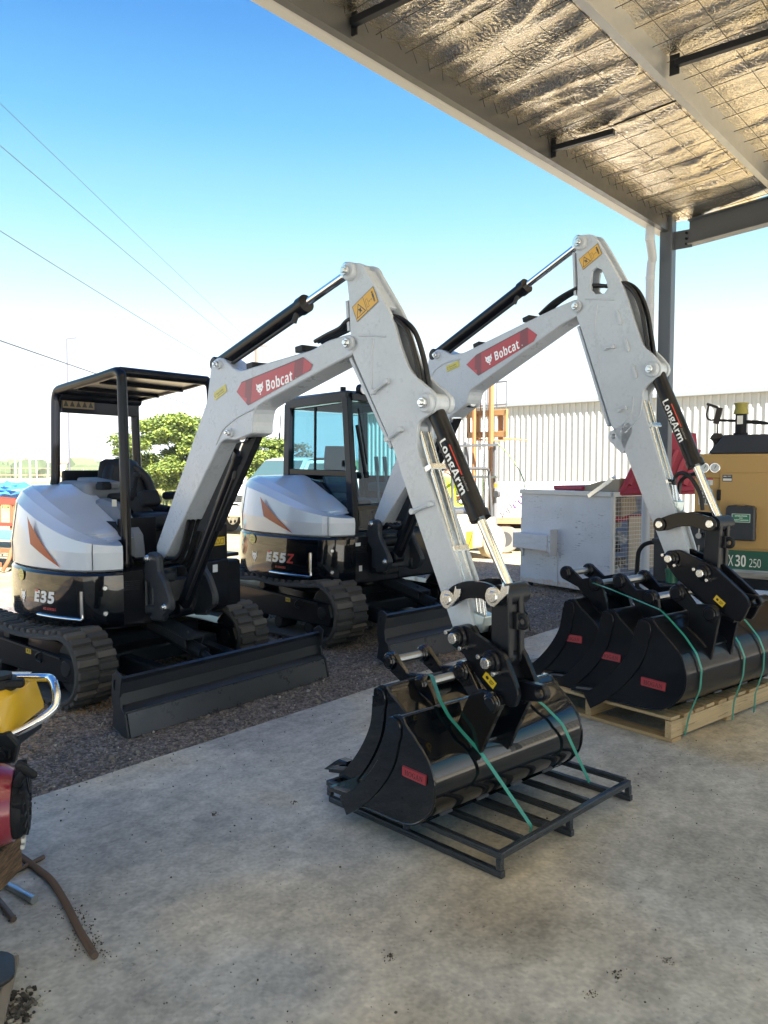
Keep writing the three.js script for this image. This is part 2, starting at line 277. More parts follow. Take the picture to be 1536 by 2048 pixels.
  for (const [E, N0, N1, thin] of [[3.75, -3.4, -2.75, -2.3], [6.3, -3.4, -2.85, -2.3], [5.75, -2.15, -1.3, -0.95], [8.4, -2.15, -1.3, -0.95], [2.4, -2.15, -1.3, -0.95]]) {
    part(t, 'bridging', [box(0.05, 0.045, N1 - N0, E, y0(N0) - 0.12, (N0 + N1) / 2, 0.004), rod([E, y0(N1) - 0.115, N1], [E, y0(thin) - 0.11, thin], 0.008, 8), box(0.012, 0.14, 0.07, E + 0.03, y0(N0) - 0.11, N0 - 0.02, 0.002)], mat.satin);
  }
  { const hooks = []; for (let E = 2; E < 9; E += 0.17) hooks.push(rod([E, y0(-3.5) - 0.02, -3.425], [E + rr(-0.03, 0.03), y0(-3.5) - 0.08 - rr(0, 0.04), -3.4], 0.0022, 4)); part(t, 'mesh_ties', hooks, mat.dark).userData.kind = 'stuff'; }
  const post = part(t, 'post', [box(0.14, 4.42, 0.14, 9.12, 2.2, -3.46, 0.012)], paint);
  part(post, 'cap_plate', [box(0.17, 0.012, 0.17, 9.12, 4.416, -3.46, 0.002)], paint);
  part(post, 'base_plate', [box(0.26, 0.016, 0.26, 9.12, 0.009, -3.46, 0.002)], paint);
  part(t, 'eave_cleat', [box(0.42, 0.12, 0.012, 8.86, 4.3, -3.5, 0.002)], paint);
  const beam = (z0, z1) => { const d = 0.27, f = 0.15, s = [[-f / 2, 0], [f / 2, 0], [f / 2, 0.012], [0.004, 0.014], [0.004, d - 0.014], [f / 2, d - 0.012], [f / 2, d], [-f / 2, d], [-f / 2, d - 0.012], [-0.004, d - 0.014], [-0.004, 0.014], [-f / 2, 0.012]]; const g = ext(s, z1 - z0, z0, 0); g.applyMatrix4(new THREE.Matrix4().makeShear(0, 0, 0, 0, 0, 0.09)); return g; };
  const raf = part(t, 'rafter', [beam(-3.22, 5.75).translate(9.12, 4.34, 0)], paint);
  part(raf, 'end_plate', [box(0.012, 0.2, 0.2, 9.13, 4.13, -3.29, 0.002)], paint);
  for (const y of [4.07, 4.13, 4.19]) part(raf, 'bolt', [move(new THREE.CylinderGeometry(0.014, 0.014, 0.02, 6), 9.11, y, -3.25, 0, 0, Math.PI / 2)], mat.dark);
  for (let k = 0; k < 1; k++) part(t, 'rear_post', [box(0.14, 4.85, 0.14, 9.12, 2.42, 5.6, 0.012)], paint);
  const pipe = part(t, 'downpipe', [tube([[8.8, 4.25, -3.54], [8.8, 4.12, -3.54], [8.82, 4.07, -3.54], [8.93, 3.93, -3.56], [8.95, 3.87, -3.58], [8.955, 3.7, -3.59]], 0.048, 40, 16), rod([8.955, 3.72, -3.59], [8.955, 0.12, -3.59], 0.048, 18)], M([0.52, 0.54, 0.56], 0.45));
  for (const [E, a, b, N] of [[8.8, 4.09, 4.14, -3.54], [8.955, 3.74, 3.7, -3.59], [8.955, 3.42, 3.38, -3.59]]) part(pipe, 'pipe_collar', [rod([E, a, N], [E, b, N], 0.052, 18)], M([0.56, 0.58, 0.6], 0.45));
}
// ---------------------------------------------------------------- excavators
const redDecal = sticker(1024, 256, (x, w, h) => {
  x.fillStyle = '#b3202c'; x.fillRect(0, 0, w, h);
  x.fillStyle = '#7c1524'; x.beginPath(); x.moveTo(150, 0); x.lineTo(250, 0); x.lineTo(190, h); x.lineTo(90, h); x.fill(); x.beginPath(); x.moveTo(820, 0); x.lineTo(930, 0); x.lineTo(880, h); x.lineTo(760, h); x.fill();
  x.fillStyle = '#c9313a'; x.beginPath(); x.moveTo(0, h); x.lineTo(60, h * 0.55); x.lineTo(140, h * 0.7); x.lineTo(120, h); x.fill();
  x.strokeStyle = '#5e1019'; x.lineWidth = 14; x.strokeRect(4, 4, w - 8, h - 8);
  const c2 = document.createElement('canvas'); c2.width = c2.height = 128; const y = c2.getContext('2d'); catHead(y, 62, 58, 0.95); x.drawImage(c2, 268, 62, 140, 140);
  x.fillStyle = '#fff'; x.font = 'bold 132px sans-serif'; x.textBaseline = 'middle'; x.save(); x.translate(415, 132); x.scale(0.82, 1.12); x.fillText('Bobcat', 0, 0); x.restore(); x.font = 'bold 20px sans-serif'; x.fillText('®', 805, 165);
});
const warnDecal = sticker(512, 256, (x, w, h) => {
  x.fillStyle = '#d9a515'; x.fillRect(0, 0, w, h); x.strokeStyle = '#161616'; x.lineWidth = 8; x.strokeRect(4, 4, w - 8, h - 8); x.beginPath(); x.moveTo(w * 0.5, 0); x.lineTo(w * 0.5, h); x.stroke();
  x.lineWidth = 12; x.beginPath(); x.moveTo(128, 40); x.lineTo(228, 212); x.lineTo(28, 212); x.closePath(); x.stroke(); x.fillStyle = '#161616'; x.beginPath(); x.moveTo(100, 120); x.lineTo(160, 110); x.lineTo(150, 140); x.lineTo(170, 190); x.lineTo(140, 165); x.lineTo(95, 195); x.lineTo(120, 150); x.fill(); x.beginPath(); x.arc(106, 98 + 20, 10, 0, 7); x.fill();
  x.lineWidth = 5; x.strokeRect(284, 80, 40, 120); x.beginPath(); x.moveTo(340, 140); x.lineTo(410, 140); x.moveTo(340, 140); x.lineTo(356, 128); x.moveTo(340, 140); x.lineTo(356, 152); x.moveTo(410, 140); x.lineTo(394, 128); x.moveTo(410, 140); x.lineTo(394, 152); x.stroke(); x.beginPath(); x.arc(450, 62, 17, 0, 7); x.fill(); x.fillRect(432, 82, 36, 62); x.fillRect(434, 144, 14, 66); x.fillRect(452, 144, 14, 66);
});
const armDecal = clearSticker(1024, 220, (x, w, h) => {
  x.fillStyle = '#f4f4f2'; x.font = 'bold 196px sans-serif'; x.textBaseline = 'middle'; x.save(); x.translate(20, 118); x.scale(0.98, 1.08); x.fillText('LongArm', 0, 0, 880); x.restore(); x.fillStyle = '#c0291f'; x.fillRect(150, 6, 450, 22); x.fillStyle = '#9a9a98'; x.font = 'italic 46px sans-serif'; x.fillText('Excellence', 620, 22);
});
const dealerDecal = sticker(256, 96, (x, w, h) => { x.fillStyle = '#c9bb28'; x.fillRect(0, 0, w, h); x.fillStyle = '#3c3a10'; x.font = 'bold 32px sans-serif'; x.textBaseline = 'middle'; x.fillText('TRACSERV', 46, 40, 190); x.fillRect(60, 66, 150, 7); x.strokeStyle = '#3c3a10'; x.lineWidth = 6; x.beginPath(); x.arc(26, 48, 14, 0.6, 5.6); x.stroke(); });
const roundDecal = clearSticker(128, 128, (x, w, h) => { x.fillStyle = '#c3bb1c'; x.beginPath(); x.arc(64, 64, 62, 0, 7); x.fill(); x.strokeStyle = '#4b4a16'; x.lineWidth = 4; x.beginPath(); x.arc(64, 64, 52, 0, 7); x.stroke(); x.fillStyle = '#3c3a10'; x.font = 'bold 24px sans-serif'; x.fillText('POWER', 22, 62); x.fillRect(28, 74, 72, 7); x.fillRect(40, 88, 48, 6); x.fillRect(40, 32, 48, 6); });
const smallYellow = sticker(160, 96, (x, w, h) => { x.fillStyle = '#d8b516'; x.fillRect(0, 0, w, h); x.fillStyle = '#15140c'; x.beginPath(); x.arc(46, 50, 20, 0, 7); x.fill(); x.fillRect(84, 30, 56, 10); x.fillRect(84, 50, 56, 8); x.fillRect(84, 66, 40, 8); });
const triDecal = sticker(256, 110, (x, w, h) => { x.fillStyle = '#d8b51a'; x.fillRect(0, 0, w, h); x.strokeStyle = x.fillStyle = '#17150a'; x.lineWidth = 6; for (const c of [50, 125]) { x.beginPath(); x.moveTo(c, 24); x.lineTo(c + 34, 88); x.lineTo(c - 34, 88); x.closePath(); x.stroke(); } x.strokeRect(176, 28, 58, 58); });
const modelDecal = (big, tail, sub) => clearSticker(1024, 420, (x, w, h) => {
  const c2 = document.createElement('canvas'); c2.width = c2.height = 140; const y = c2.getContext('2d'); catHead(y, 68, 62, 1.05); x.drawImage(c2, 40, 110, 150, 180);
  x.save(); x.transform(1, 0, -0.16, 1, 60, 0); x.font = 'bold 190px sans-serif'; x.textBaseline = 'middle'; x.lineWidth = 12; x.fillStyle = '#e9e9e6'; x.strokeStyle = '#e9e9e6'; let px = 330; for (const ch of big) { x.fillText(ch, px, 170); x.strokeText(ch, px, 170); px += ch === 'E' ? 125 : 125; } x.fillStyle = x.strokeStyle = '#c8262b'; if (tail) { x.fillText(tail, px, 170); x.lineWidth = 4; x.strokeText(tail, px, 170); }
  x.fillStyle = '#c8262b'; x.fillRect(345, 84, 60, 30); x.font = 'bold 44px sans-serif'; x.fillText(sub, 520, 310); x.restore();
});
const swoosh = M([0.7, 0.72, 0.74], 0.15, { metalness: 1 });
const whiteTag = M([0.75, 0.75, 0.73], 0.5), cream = M([0.6, 0.55, 0.42], 0.6);

// outline of the upper body, seen from above, as a curve sampled evenly; offset pushes it outwards
function outliner(pts, n) {
  const c = new THREE.CatmullRomCurve3(pts.map(p => v3(p[0], 0, p[1])), false, 'centripetal');
  return (s, off = 0) => { s = Math.min(1, Math.max(0, s)); const p = c.getPointAt(s), t = c.getTangentAt(s); return [p.x - t.z * off, p.z + t.x * off]; };
}
function undercarriage(x, root, f, d) {
  // d: tracks from x0 to x1, outer half width w, shoe width b, wheel radius r, blade at bx
  const zc = d.w - d.b / 2, T = [];
  part(x, 'undercarriage_frame', [box(1.0, 0.2, 2 * d.w - 2 * d.b - 0.04, 0.0, d.r + 0.02, 0, 0.03), rod([0, d.r, 0], [0, d.deck, 0], 0.36, 32, 0.34), box(0.5, 0.12, 2 * d.w - 2 * d.b - 0.06, d.x1 - 0.5, d.r - 0.02, 0, 0.02)], mat.satin, root);
  for (const s of [1, -1]) {
    const a = d.x0 + d.r, b = d.x1 - d.r, path = [], r = d.r;
    for (let i = 0; i <= 14; i++) { const q = -Math.PI / 2 + Math.PI * i / 14; path.push([b + r * Math.cos(q), r + r * Math.sin(q)]); }
    const sag = 0.05; for (let i = 1; i < 24; i++) { const k = i / 24, X = b + (a - b) * k; path.push([X, 2 * r - sag * Math.pow(Math.sin(Math.PI * k), 0.8) * (1 - 0.5 * Math.exp(-Math.pow((k - 0.5) * 9, 2)))]); }
    for (let i = 0; i <= 14; i++) { const q = Math.PI / 2 + Math.PI * i / 14; path.push([a + r * Math.cos(q), r + r * Math.sin(q)]); }
    for (let i = 1; i < 24; i++) path.push([a + (b - a) * i / 24, 0]);
    const curve = new THREE.CatmullRomCurve3(path.map(p => v3(p[0], p[1], 0)), true), N = 160, rings = [[], [], [], [], [], []], lug = d.lug;
    const pts = curve.getSpacedPoints(N), fr = [];
    for (let i = 0; i < N; i++) { const t = pts[(i + 1) % N].clone().sub(pts[(i + N - 1) % N]).normalize(), nn = v3(t.y, -t.x, 0); fr.push([pts[i], t, nn]);
      const put = (k, off, z) => rings[k].push([pts[i].x - nn.x * off, pts[i].y - nn.y * off, z]);
      put(0, lug, -d.b / 2 + 0.012); put(1, lug, d.b / 2 - 0.012); put(2, lug + 0.012, d.b / 2); put(3, lug + 0.03, d.b / 2); put(4, lug + 0.042, d.b / 2 - 0.03); put(5, lug + 0.042, -d.b / 2 + 0.03);
    }
    const R6 = [...rings, ...[[...rings[3].map(p => [p[0], p[1], -p[2]])], [...rings[2].map(p => [p[0], p[1], -p[2]])], rings[0]]];
    const m = new THREE.Matrix4().makeTranslation(0, 0, s * zc), tr = part(x, 'rubber_track', [loft(R6, true, 0.7)], mat.rubber, root.clone().multiply(m));
    // tread blocks: two staggered rows, every block its own piece
    const lw = d.b * 0.47, pitch = d.pitch, L = curve.getLength(), n = Math.round(L / pitch);
    const blk = new THREE.BufferGeometry().copy(clean(ext([[-pitch * 0.36, 0], [pitch * 0.36, 0], [pitch * 0.24, lug], [-pitch * 0.24, lug]], lw, -lw / 2, 0.006)));
    for (let i = 0; i < n; i++) for (const side of [1, -1]) {
      const q = ((i + (side > 0 ? 0 : 0.5)) / n * N) % N, k = Math.floor(q), [p, t, nn] = fr[k], pn = fr[(k + 1) % N][0], pp = p.clone().lerp(pn, q - k);
      const o = new THREE.Mesh(blk, (i % 3) ? mat.rubber : mat.rubberDust); o.name = 'tread_block';
      const base = pp.clone().addScaledVector(nn, -lug - 0.001);
      const mm = new THREE.Matrix4().makeBasis(t.clone().negate(), nn, v3(0, 0, 1).multiplyScalar(1)); const B = mm.determinant() < 0 ? new THREE.Matrix4().makeBasis(t, nn, v3(0, 0, 1)) : mm;
      B.setPosition(base.x, base.y, side * d.b * 0.235); const W = root.clone().multiply(m).multiply(B); W.decompose(o.position, o.quaternion, o.scale); tr.add(o);
    }
    const rm = root.clone().multiply(m), in_ = r - lug - 0.05;
    const fr2 = part(x, 'track_frame', [ext([[a + 0.02, r - in_ * 0.52], [b + 0.1, r - in_ * 0.52], [b + 0.14, r - in_ * 0.1], [b + 0.1, r + in_ * 0.42], [a + 0.3, r + in_ * 0.62], [a + 0.06, r + in_ * 0.42]], d.b * 0.62, -d.b * 0.31, 0.012)], mat.black, rm);
    part(fr2, 'frame_lip', [box(b - a - 0.2, 0.014, d.b * 0.7, (a + b) / 2 + 0.05, r + in_ * 0.5, 0, 0.003, 0, 0, -0.04)], mat.satin, rm);
    part(fr2, 'tie_down_loop', [tube([[b - 0.28, r + in_ * 0.42, d.b * 0.33], [b - 0.33, r + in_ * 0.3, d.b * 0.37], [b - 0.34, r + in_ * 0.12, d.b * 0.37], [b - 0.29, r + in_ * 0.05, d.b * 0.35]], 0.009, 12, 6)], mat.satin, rm);
    part(fr2, 'grease_fitting', [disc(0.018, 0.02, a + 0.5, r - in_ * 0.42, d.b * 0.32), disc(0.018, 0.02, a + 0.75, r - in_ * 0.45, d.b * 0.32)], mat.zinc, rm);
    part(fr2, 'warning_sticker', [print(0.07, 0.042, b - 0.48, r + in_ * 0.3, d.b * 0.312)], smallYellow, rm);
    part(x, 'idler_wheel', [disc(in_ + 0.005, d.b * 0.3, b, r, 0, 28), disc(0.06, d.b * 0.66, b, r, 0, 16)], mat.satin, rm);
    part(x, 'drive_sprocket', [disc(in_ + 0.005, d.b * 0.3, a, r, 0, 28), disc(in_ * 0.6, d.b * 0.7, a, r, 0, 24)], mat.satin, rm);
    for (let k = 0; k < 4; k++) part(x, 'track_roller', [disc(0.062, d.b * 0.5, a + 0.28 + (b - a - 0.5) * k / 3, lug + 0.105, 0, 20)], mat.satin, rm);
    part(x, 'carrier_roller', [disc(0.045, d.b * 0.5, (a + b) / 2, 2 * r - lug - 0.115, 0, 18)], mat.satin, rm);
  }
  // dozer blade with arms and cylinder
  const h = d.bh, prof = [[0.026, 0.006], [0.03, 0.012], [-0.004, h * 0.44], [-0.03, h * 0.49], [-0.055, h * 0.53], [-0.066, h * 0.72], [-0.06, h - 0.03], [-0.04, h + 0.002], [-0.058, h + 0.012], [-0.092, h - 0.015], [-0.1, h * 0.6], [-0.085, h * 0.4], [0.0, 0.006]];
  const bl = part(x, 'dozer_blade', [ext(prof, 2 * d.bw, -d.bw, 0.002).translate(d.bx, 0, 0)], mat.blade, root);
  part(bl, 'cutting_edge', [ext([[0.028, 0.002], [0.042, 0.004], [0.01, h * 0.42], [-0.002, h * 0.42]], 2 * d.bw - 0.03, -d.bw + 0.015, 0.001).translate(d.bx, 0, 0)], M([0.085, 0.09, 0.1], 0.4, { metalness: 0.55, roughnessMap: scuff }), root);
  const endp = [[-0.12, 0.05], [0.02, 0.0], [0.045, 0.012], [0.012, h * 0.43], [-0.02, h * 0.5], [-0.035, h * 0.7], [-0.01, h + 0.02], [-0.06, h + 0.05], [-0.11, h + 0.02], [-0.12, h * 0.6], [-0.1, 0.16]];
  for (const s of [1, -1]) part(bl, 'end_plate', [ext(endp, 0.014, s * d.bw - 0.007, 0.002, [hull([[-0.082, h - 0.055, 0.014], [-0.076, h - 0.02, 0.018]], 8)]).translate(d.bx, 0, 0)], mat.blade, root);
  for (const s of [1, -1]) part(x, 'blade_arm', [bar([d.x1 - 0.75, d.r, s * d.w * 0.42], [d.bx - 0.08, h * 0.45, s * d.w * 0.34], 0.1, 0.13)], mat.satin, root);
  part(x, 'blade_cylinder', [rod([d.x1 - 0.5, d.deck - 0.08, 0], [d.bx - 0.34, h * 0.86, 0], 0.05, 16), rod([d.bx - 0.36, h * 0.88, 0], [d.bx - 0.1, h * 0.55, 0], 0.026, 14)], mat.satin, root);
  part(x, 'cylinder_guard', [ext([[-0.24, 0.03], [0.24, 0.03], [0.24, 0.04], [-0.24, 0.04]], 0.15, -0.075, 0.002), box(0.46, 0.075, 0.008, 0, 0, 0.075, 0.002, 0.28), box(0.46, 0.075, 0.008, 0, 0, -0.075, 0.002, -0.28), disc(0.014, 0.012, 0.14, 0.045, 0).rotateX(0)].map(g => { g.rotateZ(-Math.atan2(d.deck - 0.08 - h * 0.86, d.bx - 0.34 - d.x1 + 0.5)); g.translate((d.x1 - 0.5 + d.bx - 0.3) / 2, (d.deck + h * 0.86) / 2, 0); return g; }), mat.cast, root);
  part(x, 'blade_clevis', [box(0.14, 0.12, 0.02, d.bx - 0.17, h * 0.55, 0.05, 0.004), box(0.14, 0.12, 0.02, d.bx - 0.17, h * 0.55, -0.05, 0.004), disc(0.022, 0.16, d.bx - 0.14, h * 0.56, 0)], mat.satin, root);
}
// upper body: round black counterweight below, faceted white hood above
function upperBody(x, o) {
  const n = 44, out = outliner(o.outline), S = i => i / n, ring = (off, y) => Array.from({ length: n + 1 }, (_, i) => { const p = out(S(i), off); return [p[0], y, p[1]]; });
  const inner = ring(-0.2, o.y0 - 0.0);
  part(x, 'counterweight', [loft([inner, ring(-0.05, o.y0), ring(-0.008, o.y0 + 0.03), ring(0, o.y0 + 0.07), ring(0.004, (o.y0 + o.y1) / 2), ring(-0.002, o.y1 - 0.03), ring(-0.02, o.y1 - 0.008), ring(-0.2, o.y1 - 0.006)], false, 0.5)], mat.gloss);
  // hood: bottom, crease and crown lines run round the tail and fall towards the front
  const fall = s => { const k = Math.max(0, (s - o.f0) / (1 - o.f0)); return k * k * (3 - 2 * k); };
  const line = (off, y) => Array.from({ length: n + 1 }, (_, i) => { const s = S(i), p = out(s, typeof off === 'function' ? off(s) : off); return [p[0], y(s), p[1]]; });
  const H = o.y2 - o.y1;
  const crown = line(s => -o.in1 - 0.10 * fall(s), s => o.y2 - (H * 0.67) * fall(s));
  const deck = crown.map((p, i) => [p[0] * 0.35 + 0.65 * (-0.1 + 0.55 * fall(S(i))), p[1] + 0.006, Math.min(p[2], o.hz + 0.05) * 0.2 + o.hz * 0.8]);
  const hood = part(x, 'engine_hood', [loft([line(-0.03, () => o.y1 - 0.002), line(-0.006, () => o.y1 + 0.012), line(0.0, s => o.y1 + H * (0.30 - 0.08 * fall(s))), line(s => -0.012 - 0.03 * (1 - fall(s)), s => o.y1 + H * (0.80 - 0.50 * fall(s))), line(s => -0.085 - 0.05 * fall(s), s => o.y1 + H * (0.93 - 0.60 * fall(s))), crown, deck], false, 0.2)], mat.white);
  for (const s of [0.925, 0.56]) { const a = out(s, 0.0005), b = out(s, 0.0008), c = out(s, -0.011 - 0.03 * (1 - fall(s))); part(hood, 'shut_line', [tube([[a[0], o.y1 + 0.012, a[1]], [b[0], o.y1 + H * (0.30 - 0.08 * fall(s)), b[1]], [c[0], o.y1 + H * (0.80 - 0.50 * fall(s)), c[1]]], 0.0028, 16, 5, false, 0.1)], mat.dark); }
  // slanted tail lamp sunk in the hood
  const patch = (u0, u1, fy0, fy1, off, mm, name, parent, m = 10) => { const rows = [[], []]; for (let i = 0; i <= m; i++) { const k = i / m, s = u0 + (u1 - u0) * k; for (const [j, fy] of [fy0, fy1].entries()) { const y = o.y1 + H * fy(k), e = (fy(k) - 0.3) > 0 ? -0.012 * Math.min(1, (fy(k) - 0.3) / 0.5) : 0, p = out(s, off + e); rows[j].push([p[0], y, p[1]]); } } return part(parent, name, [loft(rows, false, 0)], mm); };
  patch(o.l0, o.l1, k => k < 0.13 ? 0.64 - 0.34 * k / 0.13 : 0.30 - 0.26 * (k - 0.13) / 0.87, k => 0.64 - 0.60 * Math.pow(k, 0.92), 0.006, mat.orange, 'tail_lamp', hood, 30);
  const cw = (u0, u1, ya, yb, mm, name, off = 0.007, m = 12) => { const rows = [[], []]; for (let i = 0; i <= m; i++) { const s = u0 + (u1 - u0) * i / m, p = out(s, off); rows[0].push([p[0], ya, p[1]]); rows[1].push([p[0], yb, p[1]]); } return part(x, name, [loft(rows, false, 0)], mm); };
  const h1 = o.y1 - o.y0;
  cw(o.m0, o.m1, o.y0 + h1 * 0.16, o.y0 + h1 * 0.76, o.decal, 'model_lettering');
  { const a = []; for (let i = 0; i <= 16; i++) { const k = i / 16, s = o.m0 + (o.m1 - o.m0) * (0.42 + 0.63 * Math.min(1, k * 1.6)), p = out(s, 0.006); a.push([p[0], o.y0 + h1 * (0.17 + (k > 0.62 ? 0.5 * (k - 0.62) / 0.38 : 0.02 * (1 - k))), p[1]]); } part(x, 'trim_strip', [tube(a, 0.013, 40, 6)], swoosh); }
  cw(o.m0 - 0.005, o.m0 + 0.033, o.y0 + h1 * 0.74, o.y0 + h1 * 0.96, roundDecal, 'dealer_sticker');
  for (const [s, fy] of [[o.m1 + 0.07, 0.72], [o.m1 + 0.07, 0.28], [0.24, 0.6], [0.24, 0.3]]) { const p = out(s, -0.004), q = out(s, 0.02); part(x, 'body_bolt', [rod([p[0], o.y0 + h1 * fy, p[1]], [q[0], o.y0 + h1 * fy, q[1]], 0.02, 16, 0.014)], mat.zinc); }
  // deck under the cab and the front of the house
  const [fx, fz] = o.front;
  part(x, 'house_deck', [ext([[-0.55, o.outline[0][1] + 0.02], [fx, o.outline[0][1] + 0.04], [fx, fz], [o.corner[0], o.corner[1]], [0.3, o.corner[1]], [-0.55, 0.3]].map(([a, b]) => [a, -b]), o.y1 - o.y0 - 0.02, 0, 0.015).rotateX(-Math.PI / 2).translate(0, o.y0 + 0.004, 0)], mat.black);
  part(x, 'side_panel', [(() => { const a = out(1, 0.001), b = [fx, fz]; return loft([[[a[0], o.y0 + 0.02, a[1]], [b[0], o.y0 + 0.05, b[1]]], [[a[0], o.y1 - 0.006, a[1]], [b[0], o.y1 - 0.006, b[1]]]], false, 0); })()], mat.black);
  part(x, 'panel_grille', Array.from({ length: 5 }, (_, i) => { const a = out(1, 0.001), k = 0.42, p = [a[0] + (fx - a[0]) * k, a[1] + (fz - a[1]) * k]; return box(0.11, 0.008, 0.012, p[0], o.y0 + h1 * 0.66 + i * 0.014, p[1], 0.002, 0, Math.atan2(a[1] - fz, fx - a[0])); }), mat.satin);
  part(x, 'rear_bumper', [box(0.1, 0.16, 0.5, o.outline[2][0] - 0.02, o.y0 + 0.12, -0.05, 0.02)], mat.satin);
  return { out, h1 };
}
function pinCap(x, name, f, px, py, z, r, m = mat.zinc) { return part(x, name, [disc(r, 0.022, px, py, z + 0.011), disc(r * 0.55, 0.014, px, py, z + 0.028)], m, f); }
function cylinder(x, name, f, a, b, k, rb, rrod, decal) { // a = barrel end, b = rod eye, k = share taken by the barrel
  const L = (p, t) => [a[0] + (b[0] - a[0]) * t, a[1] + (b[1] - a[1]) * t, p];
  const z = a[2] || 0, o = part(x, name, [rod(L(z, 0.02), L(z, k), rb, 28), rod(L(z, k - 0.03), L(z, k + 0.008), rb * 1.16, 28), rod(L(z, 0), L(z, 0.04), rb * 0.8, 20), disc(rb * 1.05, rb * 2.2, a[0], a[1], z)], mat.black, f);
  part(o, 'piston_rod', [rod(L(z, k), L(z, 0.97), rrod, 24), disc(rrod * 1.9, rb * 2, b[0], b[1], z)], mat.chrome, f);
  part(o, 'oil_line', [rod([L(z, 0.12)[0], L(z, 0.12)[1] - rb * 1.5, z + rb * 0.5], [L(z, k - 0.05)[0], L(z, k - 0.05)[1] - rb * 1.5, z + rb * 0.5], 0.011, 10), rod([L(z, k - 0.06)[0], L(z, k - 0.06)[1] - rb * 1.7, z + rb * 0.5], [L(z, k - 0.03)[0], L(z, k - 0.03)[1], z + rb * 0.3], 0.016, 10)], mat.hose, f);
  if (decal) { // lettering wrapped on the barrel
    const t0 = decal[0], t1 = decal[1], d = v3(b[0] - a[0], b[1] - a[1], 0).normalize(), nn = v3(-d.y, d.x, 0), rows = []; for (let i = 8; i >= 0; i--) { const q = decal[2] + (decal[3] - decal[2]) * i / 8, row = []; for (const t of [t0, t1]) { const p = L(z, t), c = Math.cos(q) * (rb + 0.0016), s = Math.sin(q) * (rb + 0.0016); row.push([p[0] + nn.x * s, p[1] + nn.y * s, z + c]); } rows.push(row); }
    part(o, 'cylinder_lettering', [loft(rows, false, 0)], armDecal, f);
  }
  return o;
}
function frontEnd(x, f, o) {
  const w = o.w, wb = o.wb, wa = o.wa, zb = w - wb, za = w - wa, zl = o.zl, lz = o.lz, zh = o.zh, hz = o.hz; // near face, half widths and middle planes of boom, arm, link and hitch
  const boom = part(x, 'boom', [ext(smoothCorners(o.boom), 2 * wb, w - 2 * wb, 0.006)], mat.grey, f);
  // raised weld lines and bosses on the boom side
  part(boom, 'maker_decal', [(() => { const g = new THREE.ShapeGeometry(shape([...o.decal].reverse())), p = g.attributes.position, uv = g.attributes.uv, d = v3(o.decal[2][0] - o.decal[1][0], o.decal[2][1] - o.decal[1][1], 0).normalize(), e = v3(-d.y, d.x, 0), us = [], vs = []; for (let i = 0; i < p.count; i++) { const q = v3(p.getX(i), p.getY(i), 0); us.push(q.dot(d)); vs.push(q.dot(e)); } const a = Math.min(...us), b = Math.max(...us), c = Math.min(...vs), h = Math.max(...vs); us.forEach((u, i) => uv.setXY(i, (u - a) / (b - a), (vs[i] - c) / (h - c))); g.translate(0, 0, w + 0.003); return g; })()], redDecal, f);
  part(boom, 'dealer_sticker', [print(0.15, 0.05, ...o.dealer, w + 0.003, o.dealerTurn)], dealerDecal, f);
  part(boom, 'weld_seam', [tube(o.seam.map(p => [p[0], p[1], w]), 0.006, 24, 6)], mat.grey, f);
  for (const [px, py, r] of o.boomPins) { part(boom, 'pin_boss', [disc(r * 1.5, 0.02, px, py, w + 0.006)], mat.grey, f); pinCap(boom, 'pin', f, px, py, w + 0.012, r); }
  part(boom, 'work_lamp', [box(0.06, 0.08, 0.09, o.lamp[0], o.lamp[1], zb, 0.012)], mat.dark, f);
  part(boom, 'lamp_lens', [o.round ? disc(0.036, 0.02, 0, 0, 0).rotateY(Math.PI / 2).translate(o.lamp[0] + 0.034, o.lamp[1], zb) : box(0.012, 0.06, 0.07, o.lamp[0] + 0.034, o.lamp[1], zb, 0.004)], mat.lens, f);
  for (const [px, py] of o.clamps) part(boom, 'hose_clamp', [box(0.07, 0.035, 0.12, px, py, zb, 0.006, 0, 0, o.clampTurn)], mat.satin, f);
  for (let k = 0; k < 4; k++) part(boom, 'hydraulic_hose', [tube(o.hose.map(p => [p[0], p[1], za - 0.033 + 0.022 * k]), 0.011, 60, 8)], mat.hose, f);
  // arm: two side plates, box core and reinforcing
  const prof = smoothCorners(o.arm);
  const arm = part(x, 'arm', [ext(prof, 0.02, w - 0.02, 0.003, o.armHoles), ext(prof, 0.02, w - 2 * wa, 0.003, o.armHoles), ext(o.core, 2 * wa - 0.04, w - 2 * wa + 0.02, 0.004), ...o.webs.map(([a, b, t]) => bar([...a, za], [...b, za], 2 * wa - 0.04, t))], mat.grey, f);
  part(arm, 'warning_decal', [print(o.wd[2], o.wd[2] * 0.5, o.wd[0], o.wd[1], w + 0.003, o.wd[3])], warnDecal, f);
  part(arm, 'weld_seam', [...o.armSeams.map(s => tube(s.map(p => [p[0], p[1], w]), 0.005, 24, 6))], mat.grey, f);
  for (const [a, b] of o.tabs) part(arm, 'hose_tab', [rod([...a, w + 0.012], [...b, w + 0.012], 0.009, 10), disc(0.014, 0.024, ...a, w + 0.01), disc(0.014, 0.024, ...b, w + 0.01)], mat.grey, f);
  for (const pl of o.plates || []) part(arm, 'reinforcing_plate', [ext(pl, 0.012, w - 0.001, 0.003)], mat.grey, f);
  for (const [px, py, r] of o.armPins) { part(arm, 'pin_boss', [disc(r * 1.9, 2 * wa + 0.05, px, py, za)], mat.grey, f); pinCap(arm, 'pin', f, px, py, w + 0.024, r); }
  for (let k = 0; k < 5; k++) part(arm, 'hydraulic_hose', [tube(o.armHose.map(p => [p[0] + (k % 3) * 0.016, p[1], za - 0.036 + 0.018 * k]), 0.012, 60, 8)], mat.hose, f);
